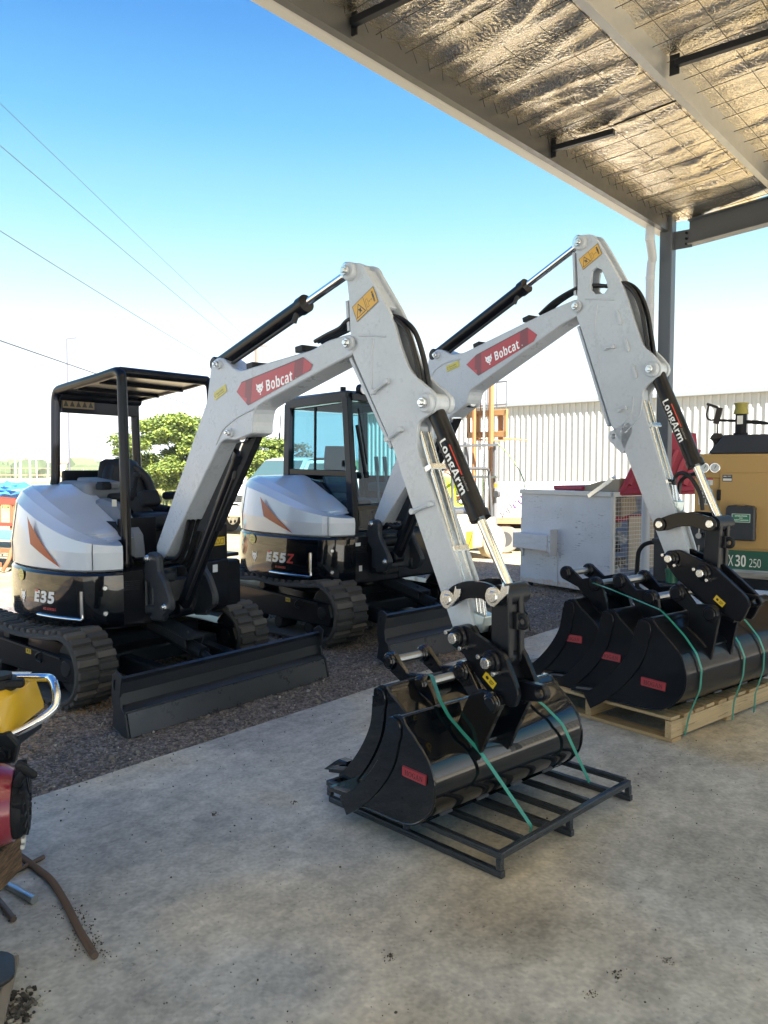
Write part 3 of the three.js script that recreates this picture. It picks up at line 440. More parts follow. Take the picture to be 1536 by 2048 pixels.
  for (let k = 0; k < 2; k++) part(arm, 'oil_pipe', [rod([o.pipe[0][0], o.pipe[0][1], za + 0.024 - 0.048 * k], [o.pipe[1][0], o.pipe[1][1], za + 0.024 - 0.048 * k], 0.012, 12)], mat.zinc, f);
  part(arm, 'pipe_clamp', [box(0.05, 0.03, 0.1, (o.pipe[0][0] * 0.75 + o.pipe[1][0] * 0.25), (o.pipe[0][1] * 0.75 + o.pipe[1][1] * 0.25), za, 0.004, 0, 0, 0.45), box(0.05, 0.03, 0.1, (o.pipe[0][0] * 0.2 + o.pipe[1][0] * 0.8), (o.pipe[0][1] * 0.2 + o.pipe[1][1] * 0.8), za, 0.004, 0, 0, 0.45)], mat.zinc, f);
  cylinder(x, 'arm_cylinder', f, [...o.ear, za], o.top, o.ak, o.rb, o.rb * 0.52);
  cylinder(x, 'bucket_cylinder', f, [...o.bcyl, za], o.link2, o.bk, o.rb * 0.95, o.rb * 0.5, o.letter);
  cylinder(x, 'boom_cylinder', f, [...o.foot2, zb], o.bct, 0.9, o.rb * 1.1, o.rb * 0.62);
  part(x, 'cylinder_shield', [ext(o.shield, w * 0.5, zb - w * 0.25, 0.004)], mat.dark, f);
  // bucket link and hitch
  for (const s of [1, -1]) part(x, 'link_plate', [ext(smoothCorners(o.link), 0.024, zl + s * lz - 0.012, 0.003)], mat.black, f);
  part(x, 'link_pin', [disc(0.024, 2 * lz + 0.06, ...o.link1, zl), disc(0.024, 2 * lz + 0.06, ...o.link2, zl)], mat.zinc, f);
  for (const p of [o.link1, o.link2]) part(x, 'pin_retainer', [ext(o.flags ? [...circle(p[0], p[1], 0.042, 14, 0.5, 5.2), [p[0] + 0.075, p[1] + 0.02], [p[0] + 0.08, p[1] + 0.055], [p[0] + 0.055, p[1] + 0.05], [p[0] + 0.05, p[1] + 0.065]] : circle(p[0], p[1], 0.042, 20), 0.01, zl + lz + 0.013, 0.002)], o.flags ? mat.zinc : mat.black, f);
  part(x, 'tilt_link', [rod([...o.link2, zl - lz - 0.03], [...o.link2, zl + lz - 0.014], 0.046, 24), ext(hull([[...o.link2, 0.046], [o.H[0] + 0.01, o.H[1] + 0.02, 0.05]], 14), 0.03, zl + lz - 0.05, 0.004), ext(hull([[...o.link2, 0.046], [o.H[0] + 0.01, o.H[1] + 0.02, 0.05]], 14), 0.03, zl - lz + 0.016, 0.004), box(0.05, 0.2, 2 * lz - 0.07, (o.link2[0] + o.H[0]) / 2 + 0.012, (o.link2[1] + o.H[1]) / 2, zl - 0.004, 0.006)], mat.satin, f);
  part(x, 'lifting_eye', [new THREE.TorusGeometry(0.024, 0.012, 8, 18).translate((o.link2[0] + o.H[0]) / 2 + 0.085, (o.link2[1] * 0.62 + o.H[1] * 0.38), zl), box(0.05, 0.07, 0.03, (o.link2[0] + o.H[0]) / 2 + 0.045, (o.link2[1] * 0.62 + o.H[1] * 0.38), zl, 0.006)], mat.satin, f);
  const hitch = part(x, 'quick_hitch', [ext(smoothCorners(o.coup), 0.026, zh + hz - 0.026, 0.004), ext(smoothCorners(o.coup), 0.026, zh - hz, 0.004), ...o.hitchWebs.map(([a, b, t]) => bar([...a, zh], [...b, zh], 2 * hz - 0.05, t))], mat.black, f);
  for (const p of [o.T, o.H]) { part(hitch, 'hitch_boss', [disc(0.05, 2 * hz + 0.036, ...p, zh), disc(0.035, 2 * hz + 0.06, ...p, zh)], mat.black, f); part(hitch, 'hitch_pin', [disc(0.024, 2 * hz + 0.1, ...p, zh)], mat.zinc, f); part(hitch, 'locking_bolt', [disc(0.01, 0.06, p[0] + 0.045, p[1] - 0.035, zh + hz + 0.02), disc(0.01, 0.05, p[0] - 0.04, p[1] + 0.02, zh + hz + 0.02)], mat.zinc, f); }
  part(hitch, 'lift_hook', [ext(hull([[...o.hook, 0.034], [o.hook[0] - 0.12, o.hook[1] - 0.01, 0.045]], 12), 0.036, zh - 0.018, 0.005, [circle(o.hook[0], o.hook[1], 0.017, 14)])], mat.black, f);
  part(hitch, 'hitch_sticker', [print(0.07, 0.035, o.sticker[0], o.sticker[1], zh + hz + 0.003, -0.62)], smallYellow, f);
  part(x, 'valve_block', [box(0.07, 0.075, 0.08, ...o.valve, za, 0.006, 0, 0, -0.2)], M([0.62, 0.72, 0.74], 0.3, { metalness: 0.7 }), f);
  for (let k = 0; k < 3; k++) part(x, 'hose_fitting', [rod([o.valve[0] - 0.02 + 0.02 * k, o.valve[1] + 0.03, za + 0.01], [o.valve[0] - 0.035 + 0.02 * k, o.valve[1] + 0.13, za + 0.01], 0.008, 8)], mat.zinc, f);
  if (o.loops) part(x, 'hose_loop', o.loops.map(l => tube(l, 0.013, 40, 8)), mat.hose, f);
  // swing bracket between house and boom
  const bz = w + 0.1; for (const s of [1, -1]) { const b = part(x, 'swing_bracket_plate', [ext(smoothCorners(o.bracket), 0.05, s > 0 ? bz - 0.05 : -bz, 0.012)], mat.cast, f); for (const p of o.bracketPins) if (s > 0) pinCap(b, 'pin', f, ...p, bz - 0.004, 0.026); }
  part(x, 'swing_post', [rod([o.swing, o.sy0, 0], [o.swing, o.sy1, 0], 0.085, 24), box(0.14, 0.2, 2 * bz - 0.06, o.swing + 0.06, (o.sy0 + o.sy1) / 2 - 0.02, 0, 0.02)], mat.cast, f);
  part(x, 'hose_bundle', [...[-0.05, -0.02, 0.02, 0.05].map((z, i) => tube([[-0.28, o.sy1 + 0.02, z], [-0.06, o.sy1 + 0.1, z * 1.3], [0.08, o.sy1 + 0.02 + 0.02 * i, z * 1.4], [0.2, o.sy1 + 0.12, z], [0.34, o.sy1 + 0.36, z]], 0.015, 30, 8))], mat.hose, f);
}
// rounds the corners of an outline a little
function smoothCorners(p, k = 0.16) { const o = []; const n = p.length; for (let i = 0; i < n; i++) { const a = p[(i + n - 1) % n], b = p[i], c = p[(i + 1) % n]; const la = Math.hypot(a[0] - b[0], a[1] - b[1]), lc = Math.hypot(c[0] - b[0], c[1] - b[1]), r = Math.min(0.03, la * 0.4, lc * 0.4); const A = [b[0] + (a[0] - b[0]) * r / la, b[1] + (a[1] - b[1]) * r / la], C = [b[0] + (c[0] - b[0]) * r / lc, b[1] + (c[1] - b[1]) * r / lc]; o.push(A, [(A[0] + C[0]) / 4 + b[0] / 2, (A[1] + C[1]) / 4 + b[1] / 2], C); } return THREE.ShapeUtils.isClockWise(o.map(q => new THREE.Vector2(...q))) ? o.reverse() : o; }
const front35 = {
 w: .09, wb: .075, wa: .056, zl: .065, lz: .07, zh: .08, hz: .075, boom: [[-0.075,1.033],[0.660,2.009],[0.714,2.202],[0.734,2.256],[0.783,2.276],[0.849,2.272],[0.907,2.242],[0.981,2.193],[1.071,2.173],[1.777,2.221],[1.902,2.254],[2.049,2.264],[2.100,2.263],[2.143,2.243],[2.158,2.212],[2.143,2.181],[2.104,2.163],[1.943,2.127],[1.323,1.975],[1.213,1.941],[1.185,1.846],[1.189,1.799],[0.995,1.760],[0.891,1.772],[0.819,1.749],[0.060,0.973],[-0.033,0.930]],
 arm: [[2.062,2.549],[2.064,2.588],[2.102,2.611],[2.165,2.602],[2.201,2.576],[2.219,2.546],[2.296,2.447],[2.368,2.352],[2.413,2.278],[2.448,2.183],[2.512,2.057],[2.578,1.999],[2.662,1.945],[2.696,1.912],[2.696,1.881],[2.677,1.851],[2.579,1.810],[2.569,1.770],[2.570,1.673],[2.641,1.537],[2.689,1.447],[2.853,1.111],[2.924,0.912],[2.919,0.858],[2.879,0.825],[2.831,0.833],[2.798,0.890],[2.524,1.442],[2.403,1.697],[2.248,1.938],[2.108,2.158],[2.089,2.289],[2.081,2.433]],
 decal: [[1.024,2.050],[1.081,2.105],[1.697,2.190],[1.781,2.142],[1.763,2.115],[1.149,1.962]], dealer: [0.833,2.060], dealerTurn: 0.320, seam: [[0.777,1.741],[0.851,1.822],[0.917,1.857],[1.055,1.905],[1.208,1.938]],
 boomPins: [[0.824,2.232,0.020],[2.092,2.219,0.024],[0.956,1.807,0.018]], lamp: [1.089,1.847], clamps: [[1.138,2.198],[1.630,2.243]], clampTurn: 0.068, hose: [[1.769,2.267],[1.877,2.291],[1.981,2.311],[2.041,2.341],[2.139,2.353]],
 armHoles: [], core: [[2.119,2.147],[2.259,1.933],[2.414,1.692],[2.534,1.440],[2.807,0.892],[2.913,0.912],[2.841,1.107],[2.677,1.440],[2.560,1.646],[2.556,1.788],[2.455,1.909],[2.350,2.105]], webs: [[[2.169,2.566],[2.327,2.363],0.02],[[2.037,2.440],[2.052,2.288],0.02],[[2.064,2.151],[2.370,1.694],0.02]], wd: [...[2.208,2.394], 0.176, 0.453], armSeams: [[[2.270,2.218],[2.256,2.162],[2.256,2.018],[2.248,1.946]],[[2.158,2.248],[2.260,2.236],[2.357,2.220]]], tabs: [[[2.278,1.965],[2.375,2.008]],[[2.377,1.733],[2.469,1.778]],[[2.551,1.396],[2.667,1.435]]],
 armPins: [[2.098,2.570,0.024],[2.640,1.891,0.024]], armHose: [[2.158,2.301],[2.270,2.330],[2.377,2.301],[2.463,2.234],[2.517,2.121],[2.551,2.005],[2.564,1.905]], pipe: [[2.565,1.762],[2.832,1.099]], ear: [0.729,2.246], top: [2.030,2.591], ak: .70, rb: .043, bcyl: [2.616,1.888], bk: .62, letter: [.19, .56, .75, -.62],
 foot2: [0.168,0.627], bct: [1.034,1.794], shield: [[0.919,1.745],[1.154,1.779],[0.667,1.187],[0.406,1.172]], link: [[2.801,1.049],[2.848,1.090],[2.927,1.118],[3.027,1.122],[3.079,1.111],[3.122,1.083],[3.111,1.042],[3.077,1.025],[3.042,1.038],[3.012,1.053],[2.927,1.043],[2.873,1.014],[2.834,0.990],[2.798,0.998]], link1: [2.826,1.027], link2: [3.085,1.069], flags: true, T: [2.898,0.872], H: [3.081,0.798], coup: [[2.866,0.887],[2.880,0.909],[2.921,0.926],[2.955,0.920],[2.986,0.899],[3.141,0.845],[3.206,0.728],[3.222,0.687],[3.200,0.631],[3.166,0.629],[3.063,0.663],[2.948,0.764],[2.924,0.801],[2.872,0.816]],
 hitchWebs: [[[3.100,0.803],[3.164,0.681],0.022],[[3.025,0.656],[3.128,0.627],0.022]], hook: [3.280,0.696], sticker: [3.072,0.720], valve: [2.927,0.929], bracket: [[-0.017,0.999],[0.030,1.013],[0.098,1.012],[0.150,0.992],[0.153,0.886],[0.232,0.833],[0.294,0.742],[0.314,0.707],[0.312,0.639],[0.216,0.589],[0.201,0.552],[0.035,0.532],[0.005,0.552],[0.085,0.657],[0.066,0.756],[-0.086,0.841],[-0.051,0.929]], bracketPins: [[0.013,0.966],[0.255,0.659]], swing: [-0.129,0.667][0], sy0: .56, sy1: .88 };
const front55 = {
 w: .11, wb: .08, wa: .052, zl: .08, lz: .075, zh: .11, hz: .075, round: true, boom: [[-0.172,1.126],[0.559,2.343],[0.584,2.498],[0.609,2.533],[0.702,2.572],[0.776,2.551],[0.866,2.505],[1.012,2.505],[1.927,2.713],[2.111,2.746],[2.166,2.730],[2.196,2.688],[2.159,2.640],[1.987,2.590],[1.077,2.196],[1.055,2.103],[0.881,2.017],[0.816,1.984],[-0.066,1.054]],
 arm: [[2.104,3.117],[2.125,3.160],[2.179,3.168],[2.253,3.151],[2.287,3.107],[2.373,2.976],[2.493,2.776],[2.537,2.667],[2.592,2.519],[2.650,2.373],[2.742,2.288],[2.782,2.240],[2.790,2.203],[2.773,2.173],[2.681,2.112],[2.657,2.073],[2.654,2.004],[2.716,1.827],[2.892,1.362],[2.982,1.133],[3.004,1.065],[2.972,0.994],[2.918,0.967],[2.869,0.990],[2.766,1.209],[2.510,1.743],[2.426,1.864],[2.156,2.560],[2.121,2.622],[2.130,2.867],[2.113,3.078]],
 decal: [[1.047,2.407],[1.158,2.473],[1.682,2.614],[1.778,2.548],[1.746,2.505],[1.182,2.308]], dealer: [0.890,2.410], dealerTurn: 0.198, seam: [[0.610,2.330],[0.672,2.395],[0.764,2.435],[0.866,2.453],[0.972,2.458]],
 boomPins: [[0.696,2.519,0.022],[2.129,2.695,0.026],[0.881,2.074,0.018]], lamp: [0.999,2.116], clamps: [[1.646,2.685],[1.130,2.556]], clampTurn: 0.224, hose: [[1.778,2.696],[1.892,2.760],[2.025,2.807],[2.153,2.830],[2.277,2.815],[2.378,2.791]],
 armHoles: [[[2.244,2.787],[2.277,2.755],[2.349,2.746],[2.377,2.774],[2.364,2.825],[2.327,2.903],[2.286,2.928],[2.250,2.911],[2.242,2.863]]], core: [[2.178,2.540],[2.433,1.870],[2.517,1.743],[2.773,1.206],[2.876,1.016],[2.977,1.087],[2.882,1.359],[2.705,1.828],[2.647,2.004],[2.645,2.090],[2.482,2.354],[2.321,2.570]], webs: [[[2.237,3.119],[2.430,2.815],0.02],[[2.074,3.073],[2.092,2.780],0.02],[[2.122,2.564],[2.382,1.874],0.02]], wd: [...[2.236,3.008], 0.172, 0.451], armSeams: [[[2.298,2.685],[2.281,2.543],[2.304,2.374],[2.331,2.223]],[[2.195,2.732],[2.318,2.712],[2.433,2.690]],[[2.590,2.056],[2.578,1.954],[2.515,1.857]],[[2.657,2.045],[2.634,1.919],[2.531,1.821]]], tabs: [[[2.372,2.383],[2.435,2.386]],[[2.486,1.969],[2.535,1.982]]], plates: [[[2.453,2.620],[2.474,2.605],[2.496,2.538],[2.490,2.519],[2.471,2.524],[2.453,2.585]],[[2.515,2.440],[2.536,2.425],[2.558,2.359],[2.551,2.340],[2.533,2.344],[2.516,2.405]],[[2.578,2.263],[2.598,2.249],[2.620,2.183],[2.614,2.164],[2.596,2.168],[2.578,2.228]]],
 armPins: [[2.158,3.114,0.026],[2.726,2.212,0.026]], armHose: [[2.338,2.797],[2.455,2.796],[2.552,2.722],[2.614,2.591],[2.646,2.448],[2.667,2.338],[2.676,2.242]], pipe: [[2.652,2.022],[2.870,1.373]], ear: [0.638,2.530], top: [2.116,3.132], ak: .66, rb: .048, bcyl: [2.720,2.204], bk: .63, letter: [.19, .54, .75, -.62],
 foot2: [0.067,0.786], bct: [0.801,2.000], shield: [[0.696,1.943],[0.889,1.993],[0.324,1.125],[0.080,1.112]], link: [[2.802,1.248],[2.833,1.280],[2.901,1.309],[2.972,1.327],[3.077,1.326],[3.164,1.306],[3.199,1.270],[3.172,1.224],[3.131,1.227],[3.037,1.246],[2.951,1.238],[2.880,1.209],[2.828,1.202]], link1: [2.837,1.244], link2: [3.170,1.266], T: [2.936,1.043], H: [3.145,0.976], coup: [[2.892,1.044],[2.925,1.087],[2.982,1.101],[3.039,1.079],[3.203,1.025],[3.403,0.871],[3.430,0.829],[3.378,0.710],[3.300,0.736],[3.064,0.855],[2.956,0.931],[2.900,0.996]],
 hitchWebs: [[[3.175,0.983],[3.350,0.850],0.022],[[3.206,0.754],[3.324,0.712],0.022]], hook: [3.432,0.839], sticker: [3.249,0.822], valve: [2.870,1.357], bracket: [[-0.100,1.116],[-0.018,1.129],[0.041,1.101],[0.033,0.988],[0.156,0.828],[0.199,0.757],[0.121,0.665],[-0.019,0.650],[-0.033,0.812],[-0.146,0.912],[-0.177,0.974]], bracketPins: [[-0.063,1.086],[0.135,0.760]], swing: [-0.103,0.824][0], sy0: .62, sy1: .98, ring: [2.439,1.801],
 loops: [[[2.859,1.453,0.05],[2.864,1.535,0.05],[2.905,1.563,0.05],[2.966,1.536,0.05],[3.032,1.436,0.05],[3.051,1.339,0.05]],[[2.856,1.433,-0.00],[2.868,1.506,-0.00],[2.912,1.544,-0.00],[2.983,1.554,-0.00],[3.040,1.515,-0.00]]] };
// ---------------------------------------------------------------- the two excavators
{
  const root = frame(-2.19, -0.006, -6.28, 33);
  const x = thing('mini_excavator', 'smaller white and black mini excavator with open canopy, lettered E35', 'excavator', root, 'mini excavators on the gravel');
  undercarriage(x, rel(root, frame(-2.19, -0.006, -6.28, 38.5)), null, { x0: -1.2, x1: 0.98, w: 0.83, b: 0.3, r: 0.262, lug: 0.026, pitch: 0.082, deck: 0.52, bx: 1.53, bw: 0.87, bh: 0.34 });
  const o = { outline: [[-0.66, -0.68], [-0.72, -0.45], [-0.75, -0.15], [-0.72, 0.14], [-0.61, 0.38], [-0.42, 0.54], [-0.18, 0.65], [0.1, 0.71], [0.4, 0.71], [0.6, 0.66], [0.71, 0.56], [0.77, 0.46]], y0: 0.49, y1: 0.885, y2: 1.46, f0: 0.5, in1: 0.15, hz: 0.08, l0: 0.69, l1: 0.835, m0: 0.635, m1: 0.885, decal: modelDecal('E35', '', 'R2-SERIES'), front: [0.82, 0.33], corner: [0.68, 0.55] };
  upperBody(x, o);
  // finger bracket on the front of the house
  part(x, 'swing_mount', [box(0.22, 0.075, 0.16, 0.87, 0.83, 0.24, 0.025), box(0.22, 0.07, 0.16, 0.87, 0.6, 0.24, 0.025), box(0.06, 0.3, 0.16, 0.8, 0.715, 0.24, 0.02)], mat.cast);
  // operator's floor, front panels
  part(x, 'front_panel', [box(0.06, 0.36, 0.62, 0.8, 0.7, -0.2, 0.012)], mat.black);
  part(x, 'step_panel', [box(0.05, 0.3, 0.36, 0.76, 1.0, -0.36, 0.01)], mat.black);
  part(x, 'panel_sticker', [print(0.15, 0.065, 0, 0, 0).rotateY(Math.PI / 2).translate(0.79, 1.02, -0.43)], triDecal);
  part(x, 'panel_lamp', [box(0.01, 0.06, 0.05, 0.835, 0.82, -0.35, 0.004)], mat.lens);
  part(x, 'panel_tag', [box(0.003, 0.018, 0.11, 0.832, 0.735, -0.26)], whiteTag);
  part(x, 'floor_plate', [box(0.75, 0.03, 0.8, 0.4, 0.9, -0.28, 0.008)], mat.satin);
  part(x, 'heel_panel', [box(0.03, 0.32, 0.34, 0.44, 1.06, 0.06, 0.006), ext([[0.3, 0.9], [0.62, 0.9], [0.42, 1.2], [0.3, 1.2]], 0.012, 0.235, 0.003)], mat.black);
  part(x, 'orange_tag', [box(0.012, 0.03, 0.09, 0.56, 1.12, -0.16)], mat.orange);
  // canopy
  const c = part(x, 'canopy_frame', [
    tube([[-0.47, 1.36, 0.14], [-0.475, 1.46, 0.115], [-0.475, 1.55, 0.105], [-0.46, 2.1, 0.1], [-0.43, 2.19, 0.105], [-0.36, 2.215, 0.115], [0.2, 2.26, 0.2], [0.46, 2.285, 0.24], [0.515, 2.27, 0.25], [0.535, 2.2, 0.252], [0.56, 1.5, 0.262], [0.565, 0.87, 0.265]], 0.036, 120, 14, false, 0.3),
    tube([[-0.47, 1.36, -0.72], [-0.475, 2.1, -0.7], [-0.44, 2.18, -0.7], [-0.36, 2.21, -0.69], [0.3, 2.27, -0.6], [0.52, 2.29, -0.56], [0.6, 2.26, -0.545], [0.625, 2.17, -0.54], [0.66, 1.5, -0.52], [0.68, 0.9, -0.52]], 0.036, 120, 14, false, 0.3),
    rod([0.5, 2.285, 0.24], [0.57, 2.285, -0.55], 0.036, 14), rod([-0.42, 2.17, 0.1], [-0.42, 2.17, -0.7], 0.04, 14), box(0.03, 0.13, 0.76, -0.43, 2.1, -0.3, 0.006)], mat.black);
  part(c, 'canopy_roof', [loft([[[-0.42, 2.19, 0.1], [0.52, 2.275, 0.24], [0.58, 2.275, -0.55], [-0.42, 2.19, -0.7]], [[-0.44, 2.215, 0.12], [0.53, 2.305, 0.26], [0.59, 2.305, -0.57], [-0.44, 2.215, -0.72]]], true, 0.4, true)], M([0.05, 0.05, 0.052], 0.35, { clearcoat: 0.7, clearcoatRoughness: 0.2 }));
  for (const k of [0.3, 0.65]) part(c, 'roof_rib', [bar([-0.42 + 0.97 * k, 2.18 + 0.08 * k, 0.1 + 0.13 * k], [-0.42 + 0.97 * k, 2.18 + 0.08 * k, -0.7 + 0.12 * k], 0.03, 0.03)], mat.black);
  part(c, 'rear_label', [print(0.3, 0.075, 0, 0, 0).rotateY(Math.PI / 2).translate(-0.412, 2.11, -0.08)], sticker(256, 64, (q, w, h) => { q.fillStyle = '#7d6a45'; q.fillRect(0, 0, w, h); q.fillStyle = '#1a1712'; for (let i = 0; i < 5; i++) { q.beginPath(); q.moveTo(26 + i * 50, 12); q.lineTo(46 + i * 50, 52); q.lineTo(6 + i * 50, 52); q.fill(); } }));
  part(c, 'wiring_loom', [rod([0.545, 1.9, 0.285], [0.56, 1.1, 0.3], 0.005, 6)], mat.hose);
  part(x, 'tank_console', [box(0.42, 0.3, 0.34, -0.2, 1.34, 0.0, 0.06), box(0.3, 0.06, 0.2, -0.1, 1.47, -0.02, 0.02, 0, 0, -0.12)], mat.trim);
  part(x, 'side_shroud', [ext([[-0.05, 0.95], [0.52, 0.93], [0.5, 1.1], [0.3, 1.32], [0.12, 1.36], [-0.05, 1.3]], 0.14, 0.03, 0.03)], mat.trim);
  const st = part(x, 'operator_seat', [box(0.46, 0.13, 0.48, 0.02, 1.16, -0.36, 0.05), loft((() => { const rows = []; for (let i = 0; i <= 10; i++) { const k = i / 10, w = 0.265 * (1 - 0.3 * k * k * k), y = 1.16 + 0.48 * k, X = -0.16 - 0.12 * k; rows.push(circle(0, 0, 1, 20).map(([a, b]) => [X + 0.075 * a * (1 - 0.3 * k * k), y, -0.36 + w * b])); } rows.push(circle(0, 0, 1, 20).map(([a, b]) => [-0.29 + 0.03 * a, 1.665, -0.36 + 0.13 * b])); return rows; })(), true, 0.9, true)], mat.seat);
  part(st, 'seat_bolster', [tube([[0.1, 1.23, -0.15], [-0.08, 1.26, -0.15], [-0.13, 1.36, -0.14], [-0.18, 1.5, -0.16], [-0.25, 1.6, -0.24]], 0.04, 24, 10), tube([[0.1, 1.23, -0.57], [-0.08, 1.26, -0.57], [-0.13, 1.36, -0.58], [-0.18, 1.5, -0.56], [-0.25, 1.6, -0.48]], 0.04, 24, 10)], mat.seat);
  part(st, 'seat_base', [box(0.4, 0.2, 0.4, 0.0, 1.0, -0.36, 0.03)], mat.dark);
  for (const z of [-0.06, -0.68]) { const a = part(x, 'armrest', [box(0.32, 0.07, 0.1, 0.08, 1.36, z, 0.03, 0, 0, 0.06)], mat.seat); part(a, 'joystick', [rod([0.25, 1.38, z], [0.27, 1.44, z], 0.04, 14, 0.02), rod([0.27, 1.42, z], [0.3, 1.53, z], 0.016, 12, 0.022), box(0.05, 0.05, 0.045, 0.302, 1.535, z, 0.016)], mat.dark); }
  part(x, 'console_tray', [box(0.09, 0.05, 0.09, 0.1, 1.45, 0.09, 0.012), box(0.07, 0.012, 0.07, 0.1, 1.48, 0.09, 0.004)], mat.dark);
  part(x, 'yellow_tag', [box(0.05, 0.05, 0.004, 0.5, 1.34, 0.31)], cream);
  part(x, 'travel_pedal', [rod([0.55, 0.92, -0.24], [0.56, 1.3, -0.26], 0.014, 10), rod([0.56, 1.3, -0.26], [0.64, 1.34, -0.27], 0.02, 10), rod([0.55, 0.92, -0.36], [0.56, 1.3, -0.38], 0.014, 10), rod([0.56, 1.3, -0.38], [0.64, 1.34, -0.39], 0.02, 10), box(0.16, 0.02, 0.08, 0.62, 0.96, -0.24, 0.006, 0, 0, 0.5), box(0.16, 0.02, 0.08, 0.62, 0.96, -0.38, 0.006, 0, 0, 0.5)], mat.dark);
  part(x, 'instrument_panel', [box(0.08, 0.12, 0.16, 0.45, 1.36, -0.05, 0.02, 0, 0, 0.4)], mat.dark);
  part(x, 'grab_rail', [tube([[0.62, 1.58, -0.56], [0.45, 1.6, -0.72], [0.3, 1.6, -0.74], [0.27, 1.57, -0.74], [0.26, 1.3, -0.74]], 0.012, 30, 8, false, 0.2)], mat.black);
  part(x, 'rear_guard', [box(0.06, 0.14, 0.74, -0.5, 1.5, -0.35, 0.02)], mat.dark);
  frontEnd(x, rel(root, frame(-1.501, -0.006, -5.658, 48)), front35);
}
{
  const root = frame(-0.52, -0.006, -8.25, 45);
  const x = thing('mini_excavator', 'larger white and black mini excavator with glazed cab, lettered E55z', 'excavator', root, 'mini excavators on the gravel');
  undercarriage(x, rel(root, frame(-0.52, -0.006, -8.25, 45)), null, { x0: -1.3, x1: 1.13, w: 0.95, b: 0.38, r: 0.30, lug: 0.028, pitch: 0.095, deck: 0.58, bx: 1.74, bw: 0.96, bh: 0.4 });
  const o = { outline: [[-0.86, -0.8], [-0.93, -0.5], [-0.95, -0.1], [-0.89, 0.3], [-0.74, 0.6], [-0.5, 0.81], [-0.2, 0.92], [0.2, 0.95], [0.6, 0.91], [0.8, 0.82], [0.9, 0.69], [0.94, 0.57]], y0: 0.535, y1: 0.975, y2: 1.51, f0: 0.54, in1: 0.17, hz: 0.24, l0: 0.68, l1: 0.82, m0: 0.625, m1: 0.865, decal: modelDecal('E55', 'Z', 'R-SERIES'), front: [0.97, 0.42], corner: [0.86, 0.66] };
  upperBody(x, o);
  part(x, 'swing_mount', [box(0.22, 0.085, 0.2, 1.03, 0.92, 0.3, 0.03), box(0.22, 0.08, 0.2, 1.03, 0.66, 0.3, 0.03), box(0.05, 0.34, 0.2, 0.97, 0.79, 0.3, 0.02)], mat.satin);
  part(x, 'front_panel', [box(0.06, 0.42, 0.9, 0.95, 0.76, -0.4, 0.012)], mat.black);
  part(x, 'white_tag', [box(0.004, 0.03, 0.06, 0, 0, 0).translate(0.955, 0.9, 0.55), box(0.004, 0.05, 0.035, 0, 0, 0).translate(0.955, 0.68, 0.52)], whiteTag);
  part(x, 'side_box', [box(0.3, 0.3, 0.1, 0.82, 0.82, -0.86, 0.02)], mat.satin);
  part(x, 'swing_cylinder_cover', [rod([1.0, 0.72, 0.05], [1.2, 0.72, 0.05], 0.06, 18)], mat.steel);
  // cab
  const zr = 0.235, zl = -0.86, P = { rrT: [-0.46, 2.27, zr - 0.05], frT: [0.42, 2.29, zr], rrB: [-0.45, 1.53, zr - 0.01], frB: [0.56, 0.9, zr + 0.01] };
  const c = part(x, 'cab_frame', [
    bar([-0.47, 2.25, zr - 0.04], [-0.45, 1.45, zr], 0.075, 0.09), bar([0.44, 2.27, zr - 0.02], [0.53, 1.45, zr + 0.005], 0.07, 0.085), bar([0.53, 1.47, zr + 0.005], [0.57, 0.9, zr + 0.01], 0.07, 0.085),
    bar([-0.47, 2.25, zl], [-0.45, 0.95, zl], 0.075, 0.09), bar([0.44, 2.27, zl], [0.57, 0.95, zl], 0.07, 0.085),
    bar([-0.5, 2.25, zr - 0.05], [0.47, 2.28, zr - 0.03], 0.09, 0.1), bar([-0.5, 2.25, zl + 0.01], [0.47, 2.28, zl + 0.01], 0.09, 0.1), bar([0.46, 2.275, zr - 0.04], [0.46, 2.275, zl], 0.09, 0.08), bar([-0.47, 2.24, zr - 0.04], [-0.47, 2.24, zl], 0.09, 0.09),
    bar([-0.47, 1.55, zr - 0.005], [0.5, 1.53, zr + 0.003], 0.05, 0.06), bar([-0.44, 1.5, zr], [0.1, 1.42, zr + 0.012], 0.045, 0.06), bar([0.1, 1.42, zr + 0.012], [0.5, 1.06, zr + 0.012], 0.045, 0.06), bar([0.5, 1.06, zr + 0.012], [0.53, 0.93, zr + 0.012], 0.05, 0.06),
    bar([0.55, 1.2, zr], [0.55, 1.2, zl], 0.04, 0.05), bar([0.57, 0.93, zr], [0.57, 0.93, zl], 0.06, 0.08), bar([-0.46, 1.5, zr], [-0.46, 1.5, zl], 0.07, 0.08)], mat.black);
  part(c, 'cab_roof', [loft([[[-0.52, 2.28, zr - 0.02], [0.46, 2.3, zr], [0.5, 2.3, zl], [-0.52, 2.28, zl]], [[-0.46, 2.335, zr - 0.1], [0.38, 2.345, zr - 0.08], [0.42, 2.345, zl + 0.06], [-0.46, 2.335, zl + 0.06]]], true, 0.3, true)], mat.black);
  const pane = (name, pts, m = mat.glass) => { const g = loft([[pts[0], pts[1]], [pts[3], pts[2]]], false, 0); return part(c, name, [g], m); };
  pane('rear_side_pane', [[-0.42, 1.58, zr - 0.012], [-0.02, 1.575, zr - 0.008], [-0.04, 2.2, zr - 0.035], [-0.43, 2.19, zr - 0.04]]);
  pane('sliding_side_pane', [[0.0, 1.575, zr + 0.004], [0.48, 1.565, zr + 0.006], [0.41, 2.215, zr - 0.02], [-0.02, 2.2, zr - 0.024]]);
  part(c, 'window_channel', [bar([-0.01, 1.57, zr + 0.004], [-0.03, 2.2, zr - 0.022], 0.02, 0.022), bar([0.42, 1.6, zr + 0.012], [0.42, 1.66, zr + 0.012], 0.02, 0.02)], mat.dark);
